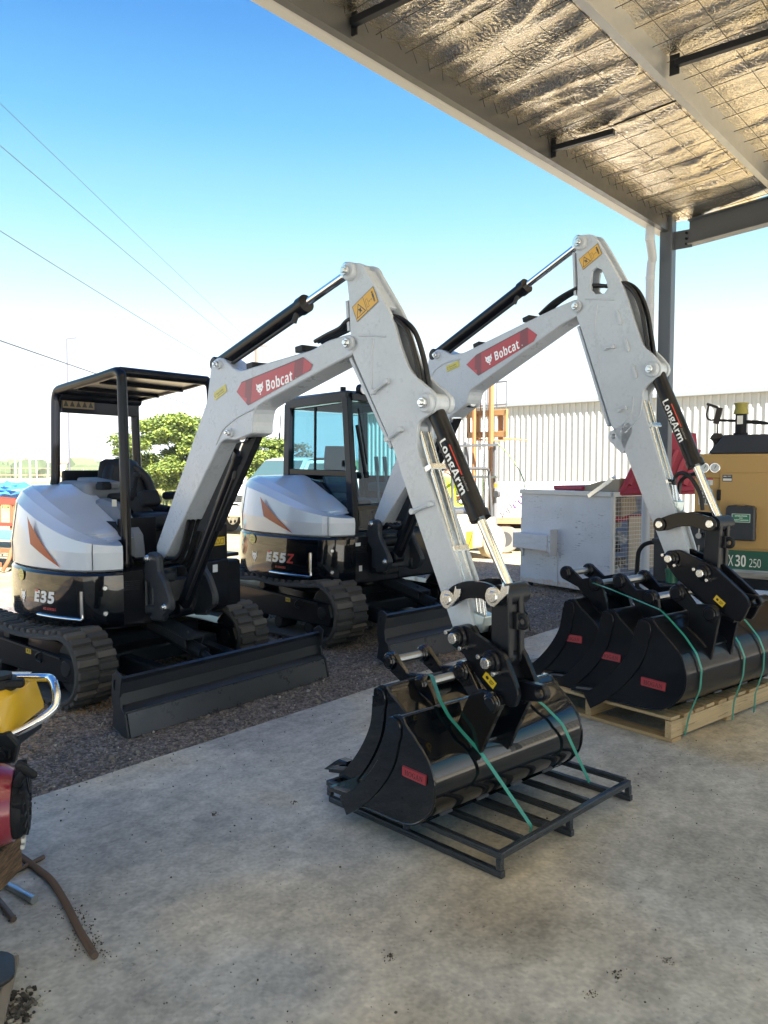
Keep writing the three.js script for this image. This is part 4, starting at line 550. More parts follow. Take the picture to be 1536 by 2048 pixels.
  pane('lower_side_pane', [[0.12, 1.42, zr + 0.002], [0.5, 1.07, zr + 0.006], [0.5, 1.5, zr + 0.006], [0.1, 1.5, zr + 0.002]]);
  pane('windscreen', [[0.575, 1.24, zr - 0.05], [0.575, 1.24, zl + 0.05], [0.475, 2.22, zl + 0.05], [0.475, 2.22, zr - 0.06]]);
  pane('lower_windscreen', [[0.585, 0.98, zr - 0.05], [0.585, 0.98, zl + 0.05], [0.578, 1.18, zl + 0.05], [0.578, 1.18, zr - 0.05]]);
  pane('rear_pane', [[-0.47, 1.56, zr - 0.05], [-0.47, 1.56, zl + 0.05], [-0.48, 2.19, zl + 0.05], [-0.48, 2.19, zr - 0.08]]);
  pane('left_door_pane', [[-0.4, 1.5, zl], [0.5, 1.5, zl], [0.42, 2.2, zl], [-0.42, 2.2, zl]]);
  part(c, 'left_door_panel', [box(0.98, 0.56, 0.03, 0.05, 1.22, zl, 0.01)], mat.black);
  part(c, 'wiper_arm', [bar([0.53, 2.16, zr - 0.09], [0.6, 1.62, zr - 0.14], 0.012, 0.014), bar([0.54, 2.0, zr - 0.06], [0.6, 1.5, zr - 0.12], 0.02, 0.03), box(0.03, 0.06, 0.05, 0.6, 1.52, zr - 0.13, 0.01)], mat.dark);
  const lamp = part(c, 'roof_lamp', [rod([0.46, 2.35, 0.06], [0.52, 2.35, 0.06], 0.055, 20), rod([0.48, 2.28, 0.06], [0.48, 2.34, 0.06], 0.012, 8)], mat.dark);
  part(lamp, 'lamp_lens', [rod([0.52, 2.35, 0.06], [0.532, 2.35, 0.06], 0.048, 20)], mat.lens);
  part(c, 'antenna', [rod([-0.53, 2.14, zr + 0.03], [-0.53, 1.9, zr + 0.05], 0.005, 6), rod([-0.53, 1.95, zr + 0.05], [-0.53, 1.88, zr + 0.05], 0.011, 8)], mat.dark);
  part(c, 'light_bracket', [box(0.04, 0.07, 0.05, 0.3, 2.35, zr - 0.1, 0.008)], mat.dark);
  const st = part(x, 'operator_seat', [box(0.46, 0.13, 0.48, 0.0, 1.2, -0.33, 0.05), loft((() => { const rows = []; for (let i = 0; i <= 10; i++) { const k = i / 10, w = 0.235 * (1 - 0.35 * k * k * k), y = 1.2 + 0.62 * k, X = -0.2 - 0.12 * k; rows.push(circle(0, 0, 1, 20).map(([a, b]) => [X + 0.07 * a, y, -0.33 + w * b])); } return rows; })(), true, 0.9, true)], mat.trim);
  part(st, 'seat_base', [box(0.4, 0.2, 0.4, -0.02, 1.04, -0.33, 0.03)], mat.dark);
  for (const z of [-0.02, -0.62]) { const a = part(x, 'armrest', [box(0.34, 0.1, 0.12, 0.08, 1.38, z, 0.03)], mat.trim); part(a, 'joystick', [rod([0.24, 1.42, z], [0.28, 1.56, z], 0.018, 12, 0.024), box(0.05, 0.06, 0.05, 0.285, 1.58, z, 0.018)], mat.dark); }
  for (const z of [-0.24, -0.36]) part(x, 'travel_lever', [rod([0.44, 0.98, z], [0.4, 1.55, z], 0.013, 10), rod([0.4, 1.55, z], [0.38, 1.7, z], 0.022, 12)], mat.trim);
  part(x, 'cab_floor', [box(1.0, 0.04, 1.06, 0.06, 0.99, -0.31, 0.008)], mat.dark);
  part(x, 'cab_heater_duct', [box(0.16, 0.3, 0.3, 0.4, 1.12, 0.06, 0.03)], mat.dark);
  const f = rel(root, frame(0.096, -0.006, -7.286, 52));
  frontEnd(x, f, front55);
  part(x, 'arm_lifting_lug', [ext(hull([[...front55.ring, 0.042], [front55.ring[0] + 0.1, front55.ring[1] + 0.04, 0.05], [front55.ring[0] + 0.07, front55.ring[1] - 0.09, 0.02]], 14), 0.05, front55.w - 0.05, 0.004, [circle(...front55.ring, 0.018, 14)])], mat.grey, f);
}
// ---------------------------------------------------------------- buckets, rack, pallet, straps
const signText = sticker(512, 128, (x, w, h) => { x.fillStyle = '#a8303a'; x.fillRect(0, 0, w, h); x.fillStyle = '#050506'; x.font = 'bold 104px serif'; x.textBaseline = 'middle'; x.textAlign = 'center'; x.fillText('HOGAN', w / 2, h / 2 + 4, 470); }, { roughness: 0.5 });
const weld = M([0.16, 0.165, 0.18], 0.35, { metalness: 0.8, bumpMap: fine, bumpScale: 0.004 });
// outline of a digging bucket's side in metres: 0..2 ear, 3..13 back and floor to the lip, rest the hollow front edge
const bucketSide = [[2.905, 0.597], [2.916, 0.624], [2.954, 0.647], [3.000, 0.645], [3.025, 0.612], [3.093, 0.556], [3.149, 0.500], [3.176, 0.435], [3.181, 0.374], [3.161, 0.303], [3.084, 0.229], [2.989, 0.200], [2.792, 0.192], [2.726, 0.187], [2.593, 0.190], [2.684, 0.253], [2.793, 0.357], [2.869, 0.463], [2.899, 0.563]].map(([a, b]) => [a - 2.95, b - 0.19]);
function bucket(name, label, fr, o) {
  const x = thing(name, label, 'bucket', fr, o.group), k = o.k, S = bucketSide.map(p => [p[0] * k, p[1] * k]), z1 = o.z1, z0 = o.z0, th = 0.016, mt = o.mat;
  const back = smooth(S.slice(3, 15), 48), front = smooth([S[14], ...S.slice(15), S[0]], 24), prof = [...smooth([S[0], S[1], S[2], S[3]], 12), ...back.slice(1), ...front.slice(1, -1)];
  for (const [z, n] of [[z1 - th, 1], [z0, 0]]) {
    const pl = part(x, 'side_plate', [ext(THREE.ShapeUtils.isClockWise(prof.map(p => new THREE.Vector2(...p))) ? [...prof].reverse() : prof, th, z, 0.002)], mt);
    part(pl, 'wear_pad', [ext(smooth([[S[2][0] - 0.035 * k, S[2][1] - 0.02 * k], [S[2][0] + 0.0, S[2][1] - 0.012 * k], [S[2][0] + 0.035 * k, S[2][1] - 0.03 * k], [S[2][0] + 0.035 * k, S[2][1] - 0.09 * k], [S[2][0] - 0.005, S[2][1] - 0.14 * k], [S[2][0] - 0.04 * k, S[2][1] - 0.1 * k]], 24, true).reverse(), 0.012, n ? z1 - 0.002 : z0 - 0.01, 0.003)], mt);
    // side cutter: a second plate along the hollow front edge
    const cut = front.map(p => [...p]), inner = front.map((p, i) => { const q = front[Math.min(front.length - 1, i + 1)], r = front[Math.max(0, i - 1)], dx = q[0] - r[0], dy = q[1] - r[1], L = Math.hypot(dx, dy); return [p[0] + dy / L * 0.085 * k, p[1] - dx / L * 0.085 * k]; });
    const cp = [...cut, ...inner.reverse()]; part(pl, 'side_cutter', [ext(THREE.ShapeUtils.isClockWise(cp.map(p => new THREE.Vector2(...p))) ? cp.reverse() : cp, 0.01, n ? z1 - 0.001 : z0 - 0.009, 0.002)], mt);
    if (n && o.sign) { part(pl, 'maker_plate', [ext([[-0.07, 0.018], [-0.066, 0.022], [0.066, 0.022], [0.07, 0.018], [0.066, -0.022], [-0.066, -0.022]].map(([a, b]) => [a * k, b * k]).reverse(), 0.006, z1 - 0.001, 0.001).rotateZ(-0.02).translate(o.sign[0] * k, o.sign[1] * k, 0)], M([0.26, 0.03, 0.04], 0.5)); part(pl, 'maker_lettering', [print(0.134 * k, 0.036 * k, o.sign[0] * k, o.sign[1] * k, z1 + 0.008, -0.02)], signText); }
  }
  const W = z1 - z0 - 2 * th + 0.004, inn = back.map((p, i) => { const q = back[Math.min(back.length - 1, i + 1)], r = back[Math.max(0, i - 1)], dx = q[0] - r[0], dy = q[1] - r[1], L = Math.hypot(dx, dy); return [p[0] + dy / L * 0.014, p[1] - dx / L * 0.014]; });
  const sp = [...back.map(p => [p[0], p[1]]), ...inn.reverse()], cw = THREE.ShapeUtils.isClockWise(sp.map(p => new THREE.Vector2(...p)));
  { // shell as a smooth loft so that its back mirrors cleanly
    const o1 = back, rows = [z0 + th - 0.002, z1 - th + 0.002].map(z => o1.map(p => [p[0], p[1], z])), rows2 = [z0 + th - 0.002, z1 - th + 0.002].map(z => [...inn].reverse().map(p => [p[0], p[1], z]));
    part(x, 'shell', [loft(rows, false, 1.2), loft(rows2, false, 1.2)], mt); }
  for (const z of [z1 - 0.002, z0 + 0.002]) part(x, 'edge_weld', [new THREE.TubeGeometry(new THREE.CatmullRomCurve3(back.map(p => v3(p[0] + rr(-1, 1) * 0.0012, p[1] + rr(-1, 1) * 0.0012, z))), 90, 0.0055, 6)], mt);
  part(x, 'torque_tube', [rod([S[3][0] - 0.02, S[3][1] - 0.025, z0 + 0.004], [S[3][0] - 0.02, S[3][1] - 0.025, z1 - 0.004], 0.03 * k, 20)], mt);
  part(x, 'lip_plate', [box(0.13 * k, 0.024, z1 - z0 + 0.01, S[14][0] - 0.02 * k, S[14][1] + 0.014, (z0 + z1) / 2, 0.005, 0, 0, 0.06)], mt);
  part(x, 'lip_weld', [rod([S[14][0] + 0.045 * k, S[14][1] + 0.027, z0 + 0.02], [S[14][0] + 0.045 * k, S[14][1] + 0.027, z1 - 0.02], 0.008, 6), box(0.1 * k, 0.012, 0.02, S[14][0], S[14][1] + 0.03, z1 - 0.004, 0.004, 0, 0, 0.12)], weld);
  for (let i = 0; i < 4; i++) { const zz = z0 + (z1 - z0) * (0.16 + 0.23 * i), b0 = back[30]; part(x, 'wear_strip_weld', [rod([b0[0] + 0.006, b0[1], zz - 0.035], [b0[0] + 0.006, b0[1], zz + 0.035], 0.007, 6)], weld); }
  { const b0 = back[30], b1 = back[47], m = back[38]; part(x, 'heel_strip', [loft([[b0, back[33], back[36], m, back[42]].map(p => [p[0] + 0.005, p[1] - 0.006, z0 + 0.02]), [b0, back[33], back[36], m, back[42]].map(p => [p[0] + 0.005, p[1] - 0.006, z1 - 0.02])], false, 1.2)], mt); }
  if (o.teeth) for (let i = 0; i < o.teeth; i++) { const z = z0 + 0.05 + (z1 - z0 - 0.1) * i / (o.teeth - 1); part(x, 'tooth', [ext([[-0.19, -0.012], [-0.02, -0.004], [0.03, 0.004], [0.03, 0.05], [-0.04, 0.055], [-0.09, 0.035]].map(([a, b]) => [S[14][0] + a * k * 0.9, S[14][1] + b + 0.006]), 0.05, z - 0.025, 0.006)], mt); }
  // ears with bosses and pins
  const [A, B] = o.pins, zc = o.zc, g2 = o.gap / 2; const base = [[S[5][0] - 0.03, S[5][1] + 0.0], [S[3][0] - 0.03, S[3][1] - 0.03], [S[6][0] + 0.0, S[6][1] + 0.01]];
  for (const s of [1, -1]) { const e = part(x, 'ear', [ext(hull([[A[0], A[1], 0.045 * k], [(A[0] + B[0]) / 2 - 0.005, (A[1] + B[1]) / 2 - 0.035, 0.03]], 14), 0.025, zc + s * g2 - 0.0125, 0.003), ext(hull([[B[0], B[1], 0.045 * k], [(A[0] + B[0]) / 2 - 0.005, (A[1] + B[1]) / 2 - 0.035, 0.03], [S[5][0] - 0.035, S[5][1] - 0.01, 0.012], [S[7][0] - 0.01, S[7][1] + 0.02, 0.01]], 14), 0.0246, zc + s * g2 - 0.0123, 0.003)], mt); for (const p of [A, B]) part(e, 'ear_boss', [disc(0.042 * k, 0.05, p[0], p[1], zc + s * g2), disc(0.03 * k, 0.062, p[0], p[1], zc + s * g2)], mt); }
  part(x, 'pin', [disc(0.022 * k, o.gap + 0.02, ...A, zc), disc(0.022 * k, o.gap + 0.02, ...B, zc)], mat.steel);
  part(x, 'gusset', [ext(hull([[base[1][0] + 0.01, base[1][1] + 0.005, 0.012], [S[6][0] + 0.004, S[6][1] + 0.01, 0.008], [S[5][0], S[5][1], 0.012]], 8), o.gap + 0.06, zc - o.gap / 2 - 0.03, 0.004)], mt);
  return x;
}
const F35 = frame(-1.501, 0, -5.658, 48), F55 = frame(0.096, 0, -7.286, 52);
const at2 = (F, x, y, deg = 0) => F.clone().multiply(new THREE.Matrix4().makeTranslation(x, y, 0)).multiply(new THREE.Matrix4().makeRotationZ(deg * R));
const loc = (F0, p, ox, oy) => [p[0] - ox, p[1] - oy];
bucket('digging_bucket', 'wide glossy black bucket lying on the steel rack, clamped under the near hitch', at2(F35, 2.81, 0.112), { k: 1, z1: 0.45, z0: -0.56, zc: 0.08, gap: 0.2, pins: [[0.136, 0.62], [0.302, 0.52]], sign: [0.12, 0.235], mat: mat.gloss, group: 'buckets strapped on the steel rack' });
bucket('digging_bucket', 'black toothed bucket nested inside the wide bucket on the steel rack', at2(F35, 2.616, 0.17, 8), { k: 0.98, z1: 0.31, z0: -0.36, zc: 0.02, gap: 0.22, pins: [[-0.1, 0.525], [0.1, 0.43]], mat: mat.gloss, teeth: 4, group: 'buckets strapped on the steel rack' });
bucket('digging_bucket', 'widest matte black bucket on the timber pallet, clamped under the far hitch', at2(F55, 2.96, 0.168), { k: 1.19, z1: 0.5, z0: -0.86, zc: 0.11, gap: 0.22, pins: [[0.045, 0.67], [0.263, 0.574]], sign: [0.06, 0.14], mat: mat.black, group: 'buckets strapped on the timber pallet' });
bucket('digging_bucket', 'middle black bucket nested inside the widest one on the timber pallet', at2(F55, 2.655, 0.19, 1), { k: 1.13, z1: 0.42, z0: -0.42, zc: 0.06, gap: 0.26, pins: [[-0.07, 0.67], [0.16, 0.585]], sign: [0.02, 0.2], mat: mat.black, group: 'buckets strapped on the timber pallet' });
bucket('digging_bucket', 'front black bucket nested in the middle one on the timber pallet, farthest from its hitch', at2(F55, 2.36, 0.235, 4), { k: 1.08, z1: 0.4, z0: -0.1, zc: 0.13, gap: 0.24, pins: [[-0.13, 0.65], [0.11, 0.585]], sign: [0.02, 0.22], mat: mat.black, group: 'buckets strapped on the timber pallet' });
{
  const t = thing('steel_rack', 'low dark square-tube steel rack under the glossy buckets', 'rack', frame(0.45, 0, -3.03, 45)), m = M([0.075, 0.082, 0.092], 0.38, { metalness: 0.6, roughnessMap: scuff }), w = 0.028, L = 1.0, D = 1.02, h = 0.088;
  part(t, 'top_rail', [bar([0, h, 0.0], [0, h, -D], w)], m); part(t, 'top_rail', [bar([-L, h, 0.0], [-L, h, -D], w)], m);
  for (const z of [0, -0.17, -0.34, -0.51, -0.68, -0.85, -D]) part(t, z === 0 || z === -D ? 'end_rail' : 'slat', [bar([-L - (z ? 0 : 0.015), h + 0.002, z], [0.0 + (z ? -0.016 : 0.018), h + 0.002, z], w - 0.002)], m);
  for (const z of [-0.002, -0.5, -D + 0.002]) { part(t, 'skid', [bar([-L, w / 2 + 0.001, z], [0.018, w / 2 + 0.001, z], w - 0.001)], m); for (const X of [0, -0.5, -L]) part(t, 'leg', [bar([X, w + 0.002, z], [X, h - w / 2, z], w - 0.003)], m); }
}
{
  const wood = tex(512, 512, (u, v) => { const g = G8(u * 0.5, v) * 0.3 + G64(u * 0.12, v) * 0.35 + G256(u * 0.06, v) * 0.35, k = G16(u, v) > 0.86 ? 0.12 : 0, t = 0.72 + 0.25 * (g - 0.5) - k; return [t * 1.02, t * 0.88, t * 0.66]; });
  const woods = [M([1, 1, 1], 0.75, { map: wood }), M([0.86, 0.82, 0.76], 0.75, { map: wood }), M([0.74, 0.7, 0.66], 0.8, { map: wood })];
  const t = thing('timber_pallet', 'pale timber pallet under the three nested black buckets', 'pallet', frame(1.66, 0, -4.54, 50.6)), L = 1.16, D = 1.36;
  let k = 0; for (let z = -0.05; z > -D; z -= 0.132) part(t, 'deck_board', [box(L, 0.02 + 0.001 * (k % 3), 0.095 + 0.006 * ((k * 7) % 3), -L / 2 + 0.005 * ((k * 5) % 3 - 1), 0.138, z, 0.003)], woods[(k++) % 3]);
  for (const X of [-0.022, -L / 2, -L + 0.022]) part(t, 'stringer', [box(0.042, 0.1, D, X, 0.074, -D / 2, 0.003)], woods[X === -0.022 ? 0 : 1]);
  for (const z of [-0.05, -D / 2, -D + 0.05]) part(t, 'bottom_board', [box(L + 0.01, 0.022, 0.1, -L / 2, 0.012, z, 0.003)], woods[1]);
}
// green packing straps: thin flat bands pulled over the loads
const strapMat = M([0.03, 0.26, 0.2], 0.35);
function strap(label, group, pts, w = 0.018) {
  const c = new THREE.CatmullRomCurve3(pts.map(p => v3(...p)), false, 'catmullrom', 0.12), n = 70, P = c.getSpacedPoints(n), rows = [[], [], [], []];
  for (let i = 0; i <= n; i++) { const t = P[Math.min(n, i + 1)].clone().sub(P[Math.max(0, i - 1)]).normalize(), s = v3(0, 0, 1).addScaledVector(t, -t.z).normalize(), u = s.clone().cross(t); for (const [k, a, b] of [[0, 1, 1], [1, -1, 1], [2, -1, -1], [3, 1, -1]]) rows[k].push(P[i].clone().addScaledVector(s, a * w / 2).addScaledVector(u, b * 0.0009).toArray()); }
  return [loft([...rows, rows[0]], false, 0.6), label, group];
}
for (const [F, label, group, pts] of [
  [F35, 'green strap over the glossy bucket, nearer the maker plate', 'straps on the steel rack', [[2.655, 0.645, 0.1], [2.7, 0.652, 0.12], [2.86, 0.595, 0.23], [2.91, 0.54, 0.23], [2.985, 0.487, 0.225], [3.055, 0.4, 0.18], [3.193, 0.1, 0.03], [3.19, 0.07, 0.03]]],
  [F35, 'green strap over the glossy bucket, under the hitch and farther from the maker plate', 'straps on the steel rack', [[2.86, 0.595, -0.28], [2.91, 0.54, -0.305], [2.985, 0.487, -0.335], [3.055, 0.4, -0.385], [3.101, 0.1, -0.54], [3.098, 0.07, -0.54]]],
  [F55, 'green strap on the pallet buckets, nearest the maker plate and running over a bucket pin', 'straps on the timber pallet', [[2.44, 0.84, 0.3], [2.6, 0.82, 0.33], [2.99, 0.752, 0.39], [3.06, 0.7, 0.385], [3.15, 0.62, 0.38], [3.22, 0.53, 0.37], [3.248, 0.44, 0.36], [3.235, 0.32, 0.35], [3.16, 0.15, 0.33], [3.132, 0.02, 0.324]]],
  [F55, 'green strap in the middle of the widest bucket on the pallet', 'straps on the timber pallet', [[3.0, 0.745, -0.06], [3.06, 0.7, -0.07], [3.15, 0.62, -0.09], [3.22, 0.53, -0.1], [3.248, 0.44, -0.12], [3.236, 0.32, -0.13], [3.175, 0.15, -0.15], [3.158, 0.02, -0.16]]],
  [F55, 'green strap on the widest bucket on the pallet, farthest from the maker plate', 'straps on the timber pallet', [[3.0, 0.745, -0.29], [3.06, 0.7, -0.3], [3.15, 0.62, -0.32], [3.22, 0.53, -0.34], [3.248, 0.44, -0.36], [3.236, 0.32, -0.38], [3.175, 0.15, -0.41], [3.16, 0.02, -0.425]]]]) {
  const [g] = strap(label, group, pts); solo('packing_strap', [g], strapMat, label, 'strap', group, F);
}
// ---------------------------------------------------------------- yard behind: bin, compressor, forklift, truck, wall, car, trees, fence, town
{ // white waste bin with a mesh end, full of packing waste
  const t = thing('waste_bin', 'white scuffed steel waste bin with a wire mesh end behind the pallet', 'bin', frame(1.85, -0.01, -10.79, 55));
  const paint = tex(512, 512, (u, v) => { let q = 0.9 + 0.04 * (G8(u, v) - 0.5) + 0.02 * (G64(u, v) - 0.5); const rust = v < 0.03 + 0.03 * G32(u, v) ? 0.6 * G64(u, v) : 0; const sc = Math.max(0, G128(u * 0.2, v * 1.6) - 0.78) * Math.max(0, G8(u, v + 0.2) - 0.58) * 6; q -= Math.min(0.5, sc); return [q, q * (1 - 0.25 * rust), q * (1 - 0.5 * rust)]; });
  const wm = M([0.82, 0.84, 0.87], 0.5, { map: paint }), frm = M([0.7, 0.68, 0.62], 0.5), L = 1.52, Hh = 1.22;
  part(t, 'front_panel', [box(L, Hh, 0.02, L / 2, Hh / 2 + 0.06, -0.01, 0.004)], wm);
  part(t, 'top_rail', [box(L + 0.02, 0.06, 0.06, L / 2, Hh + 0.05, 0.0, 0.008)], frm);
  part(t, 'fork_pocket', [box(0.62, 0.2, 0.14, 0.3, 0.62, 0.07, 0.004), ext([[0.61, 0.72], [0.66, 0.8], [0.66, 0.46], [0.61, 0.52]], 0.13, 0.0, 0.002), ext([[0.0, 0.52], [0.06, 0.52], [0.06, 0.4]].reverse(), 0.02, 0.0, 0.001), ext([[0.56, 0.52], [0.66, 0.52], [0.66, 0.42]].reverse(), 0.02, 0.0, 0.001)], wm);
  part(t, 'panel_seam', [box(0.012, 0.44, 0.012, 0.67, 0.28, 0.006)], wm);
  part(t, 'far_panel', [box(L, Hh, 0.02, L / 2, Hh / 2 + 0.06, -1.2, 0.004)], wm); part(t, 'end_panel', [box(0.02, Hh, 1.18, 0.012, Hh / 2 + 0.06, -0.61, 0.004)], wm);
  part(t, 'bin_floor', [box(L, 0.04, 1.18, L / 2, 0.1, -0.61)], wm);
  const me = part(t, 'mesh_end_frame', [box(0.04, Hh + 0.02, 0.04, L + 0.02, Hh / 2 + 0.06, 0, 0.004), box(0.04, Hh, 0.04, L + 0.02, Hh / 2 + 0.06, -1.2, 0.004), box(0.05, 0.06, 1.24, L + 0.02, Hh + 0.05, -0.6, 0.006), box(0.04, 0.05, 1.2, L + 0.02, 0.09, -0.6, 0.004)], frm);
  const wr = []; for (let z = -0.04; z > -1.2; z -= 0.05) wr.push(rod([L + 0.03, 0.1, z], [L + 0.03, Hh + 0.04, z], 0.0028, 4)); for (let y = 0.12; y < Hh + 0.04; y += 0.05) wr.push(rod([L + 0.033, y, -0.02], [L + 0.033, y, -1.2], 0.0028, 4)); part(me, 'wire_mesh', wr, frm);
  for (const [X, z] of [[0.1, -0.1], [1.3, -0.1], [0.1, -1.1], [1.3, -1.1]]) part(t, 'castor', [disc(0.04, 0.03, X, 0.04, z), box(0.05, 0.06, 0.05, X, 0.07, z, 0.006)], mat.dark);
  // red plastic lids folded open
  const red = M([0.42, 0.035, 0.06], 0.5), f2 = frame(1.85, -0.01, -10.79, 55);
  const lid = part(t, 'open_lid', [ext([[0, 0], [0.98, 0.02], [0.98, 0.78], [0.5, 0.8], [0.38, 0.72]], 0.04, -0.02, 0.008)], red, new THREE.Matrix4().makeTranslation(L + 0.0, Hh + 0.04, -0.1).multiply(new THREE.Matrix4().makeRotationY(0.9)).multiply(new THREE.Matrix4().makeRotationX(-0.3)));
  const lm = new THREE.Matrix4().makeTranslation(L + 0.0, Hh + 0.04, -0.1).multiply(new THREE.Matrix4().makeRotationY(0.9)).multiply(new THREE.Matrix4().makeRotationX(-0.3));
  for (let i = 0; i < 6; i++) part(lid, 'lid_rib', [bar([0.14 + i * 0.13, 0.12, 0.03], [0.14 + i * 0.13 + 0.2, 0.56, 0.03], 0.03, 0.05)], M([0.5, 0.06, 0.08], 0.5), lm);
  part(lid, 'lid_edge', [box(0.95, 0.06, 0.06, 0.49, 0.05, 0.02, 0.012, 0, 0, 0.06), bar([0.03, 0.0, 0.01], [0.4, 0.72, 0.01], 0.08, 0.06)], red, lm);
  part(t, 'closed_lid', [box(0.5, 0.06, 1.1, 0.72, Hh + 0.11, -0.66, 0.02)], red);
  part(t, 'lid_stay', [bar([L - 0.32, Hh + 0.02, 0.05], [L + 0.06, Hh + 0.26, 0.02], 0.012, 0.05), disc(0.02, 0.03, L + 0.03, Hh + 0.235, 0.04)], mat.zinc);
}
{ // what shows over and in the bin: loose cardboard, foil, boxes
  const F = frame(1.85, -0.01, -10.79, 55), card = M([0.42, 0.33, 0.22], 0.85), L = 1.52;
  const item = (name, label, g, m) => solo(name, g, m, label, name.includes('cardboard') ? 'cardboard' : 'waste', 'waste in the white bin', F);
  item('cardboard_sheet', 'flat brown cardboard sheet bulging over the rim of the white bin', [ext([[0.78, 1.29], [1.5, 1.29], [1.52, 1.46], [1.2, 1.42], [0.95, 1.36]], 0.9, -1.05, 0.01)], card);
  item('cardboard_offcut', 'upright pale cardboard panel behind the mesh of the white bin', [box(0.02, 0.66, 0.6, L - 0.05, 0.66, -0.68, 0.002)], M([0.52, 0.42, 0.3], 0.85));
  item('cardboard_box', 'brown cardboard box at the top of the mesh end of the white bin', [box(0.4, 0.22, 0.5, L - 0.3, 1.1, -0.4, 0.006, 0.1, 0.3, 0.1)], card);
  item('red_cloth', 'red cloth squeezed behind the mesh of the white bin', [box(0.1, 0.06, 0.9, L - 0.1, 0.98, -0.6, 0.02, 0.05)], M([0.4, 0.03, 0.04], 0.8));
  for (let i = 0; i < 8; i++) { const g = new THREE.IcosahedronGeometry(0.11, 2), p = g.attributes.position; for (let k = 0; k < p.count; k++) { const q = 0.6 + 0.9 * Math.abs(nz(p.getX(k) * 20, p.getY(k) * 20, i + p.getZ(k) * 20)); p.setXYZ(k, p.getX(k) * q, p.getY(k) * q * 0.8, p.getZ(k) * q); } g.computeVertexNormals(); const c = [[0.03, 0.03, 0.035], [0.5, 0.5, 0.52], [0.25, 0.2, 0.14], [0.35, 0.3, 0.22]][i % 4]; g.translate(L - 0.14, 0.22 + (i % 8) * 0.1, -0.12 - (i < 8 ? 0 : 0.15) - (i % 3) * 0.1 - (i > 11 ? 0.5 : 0)); item('crumpled_wrap', `${['black', 'silver', 'dark brown', 'tan'][i % 4]} crumpled wrap behind the bin mesh, ${['lowest', 'second', 'third', 'fourth', 'fifth', 'sixth', 'seventh', 'topmost'][i]} of the heap`, [g], M(c, 0.5)); }
}
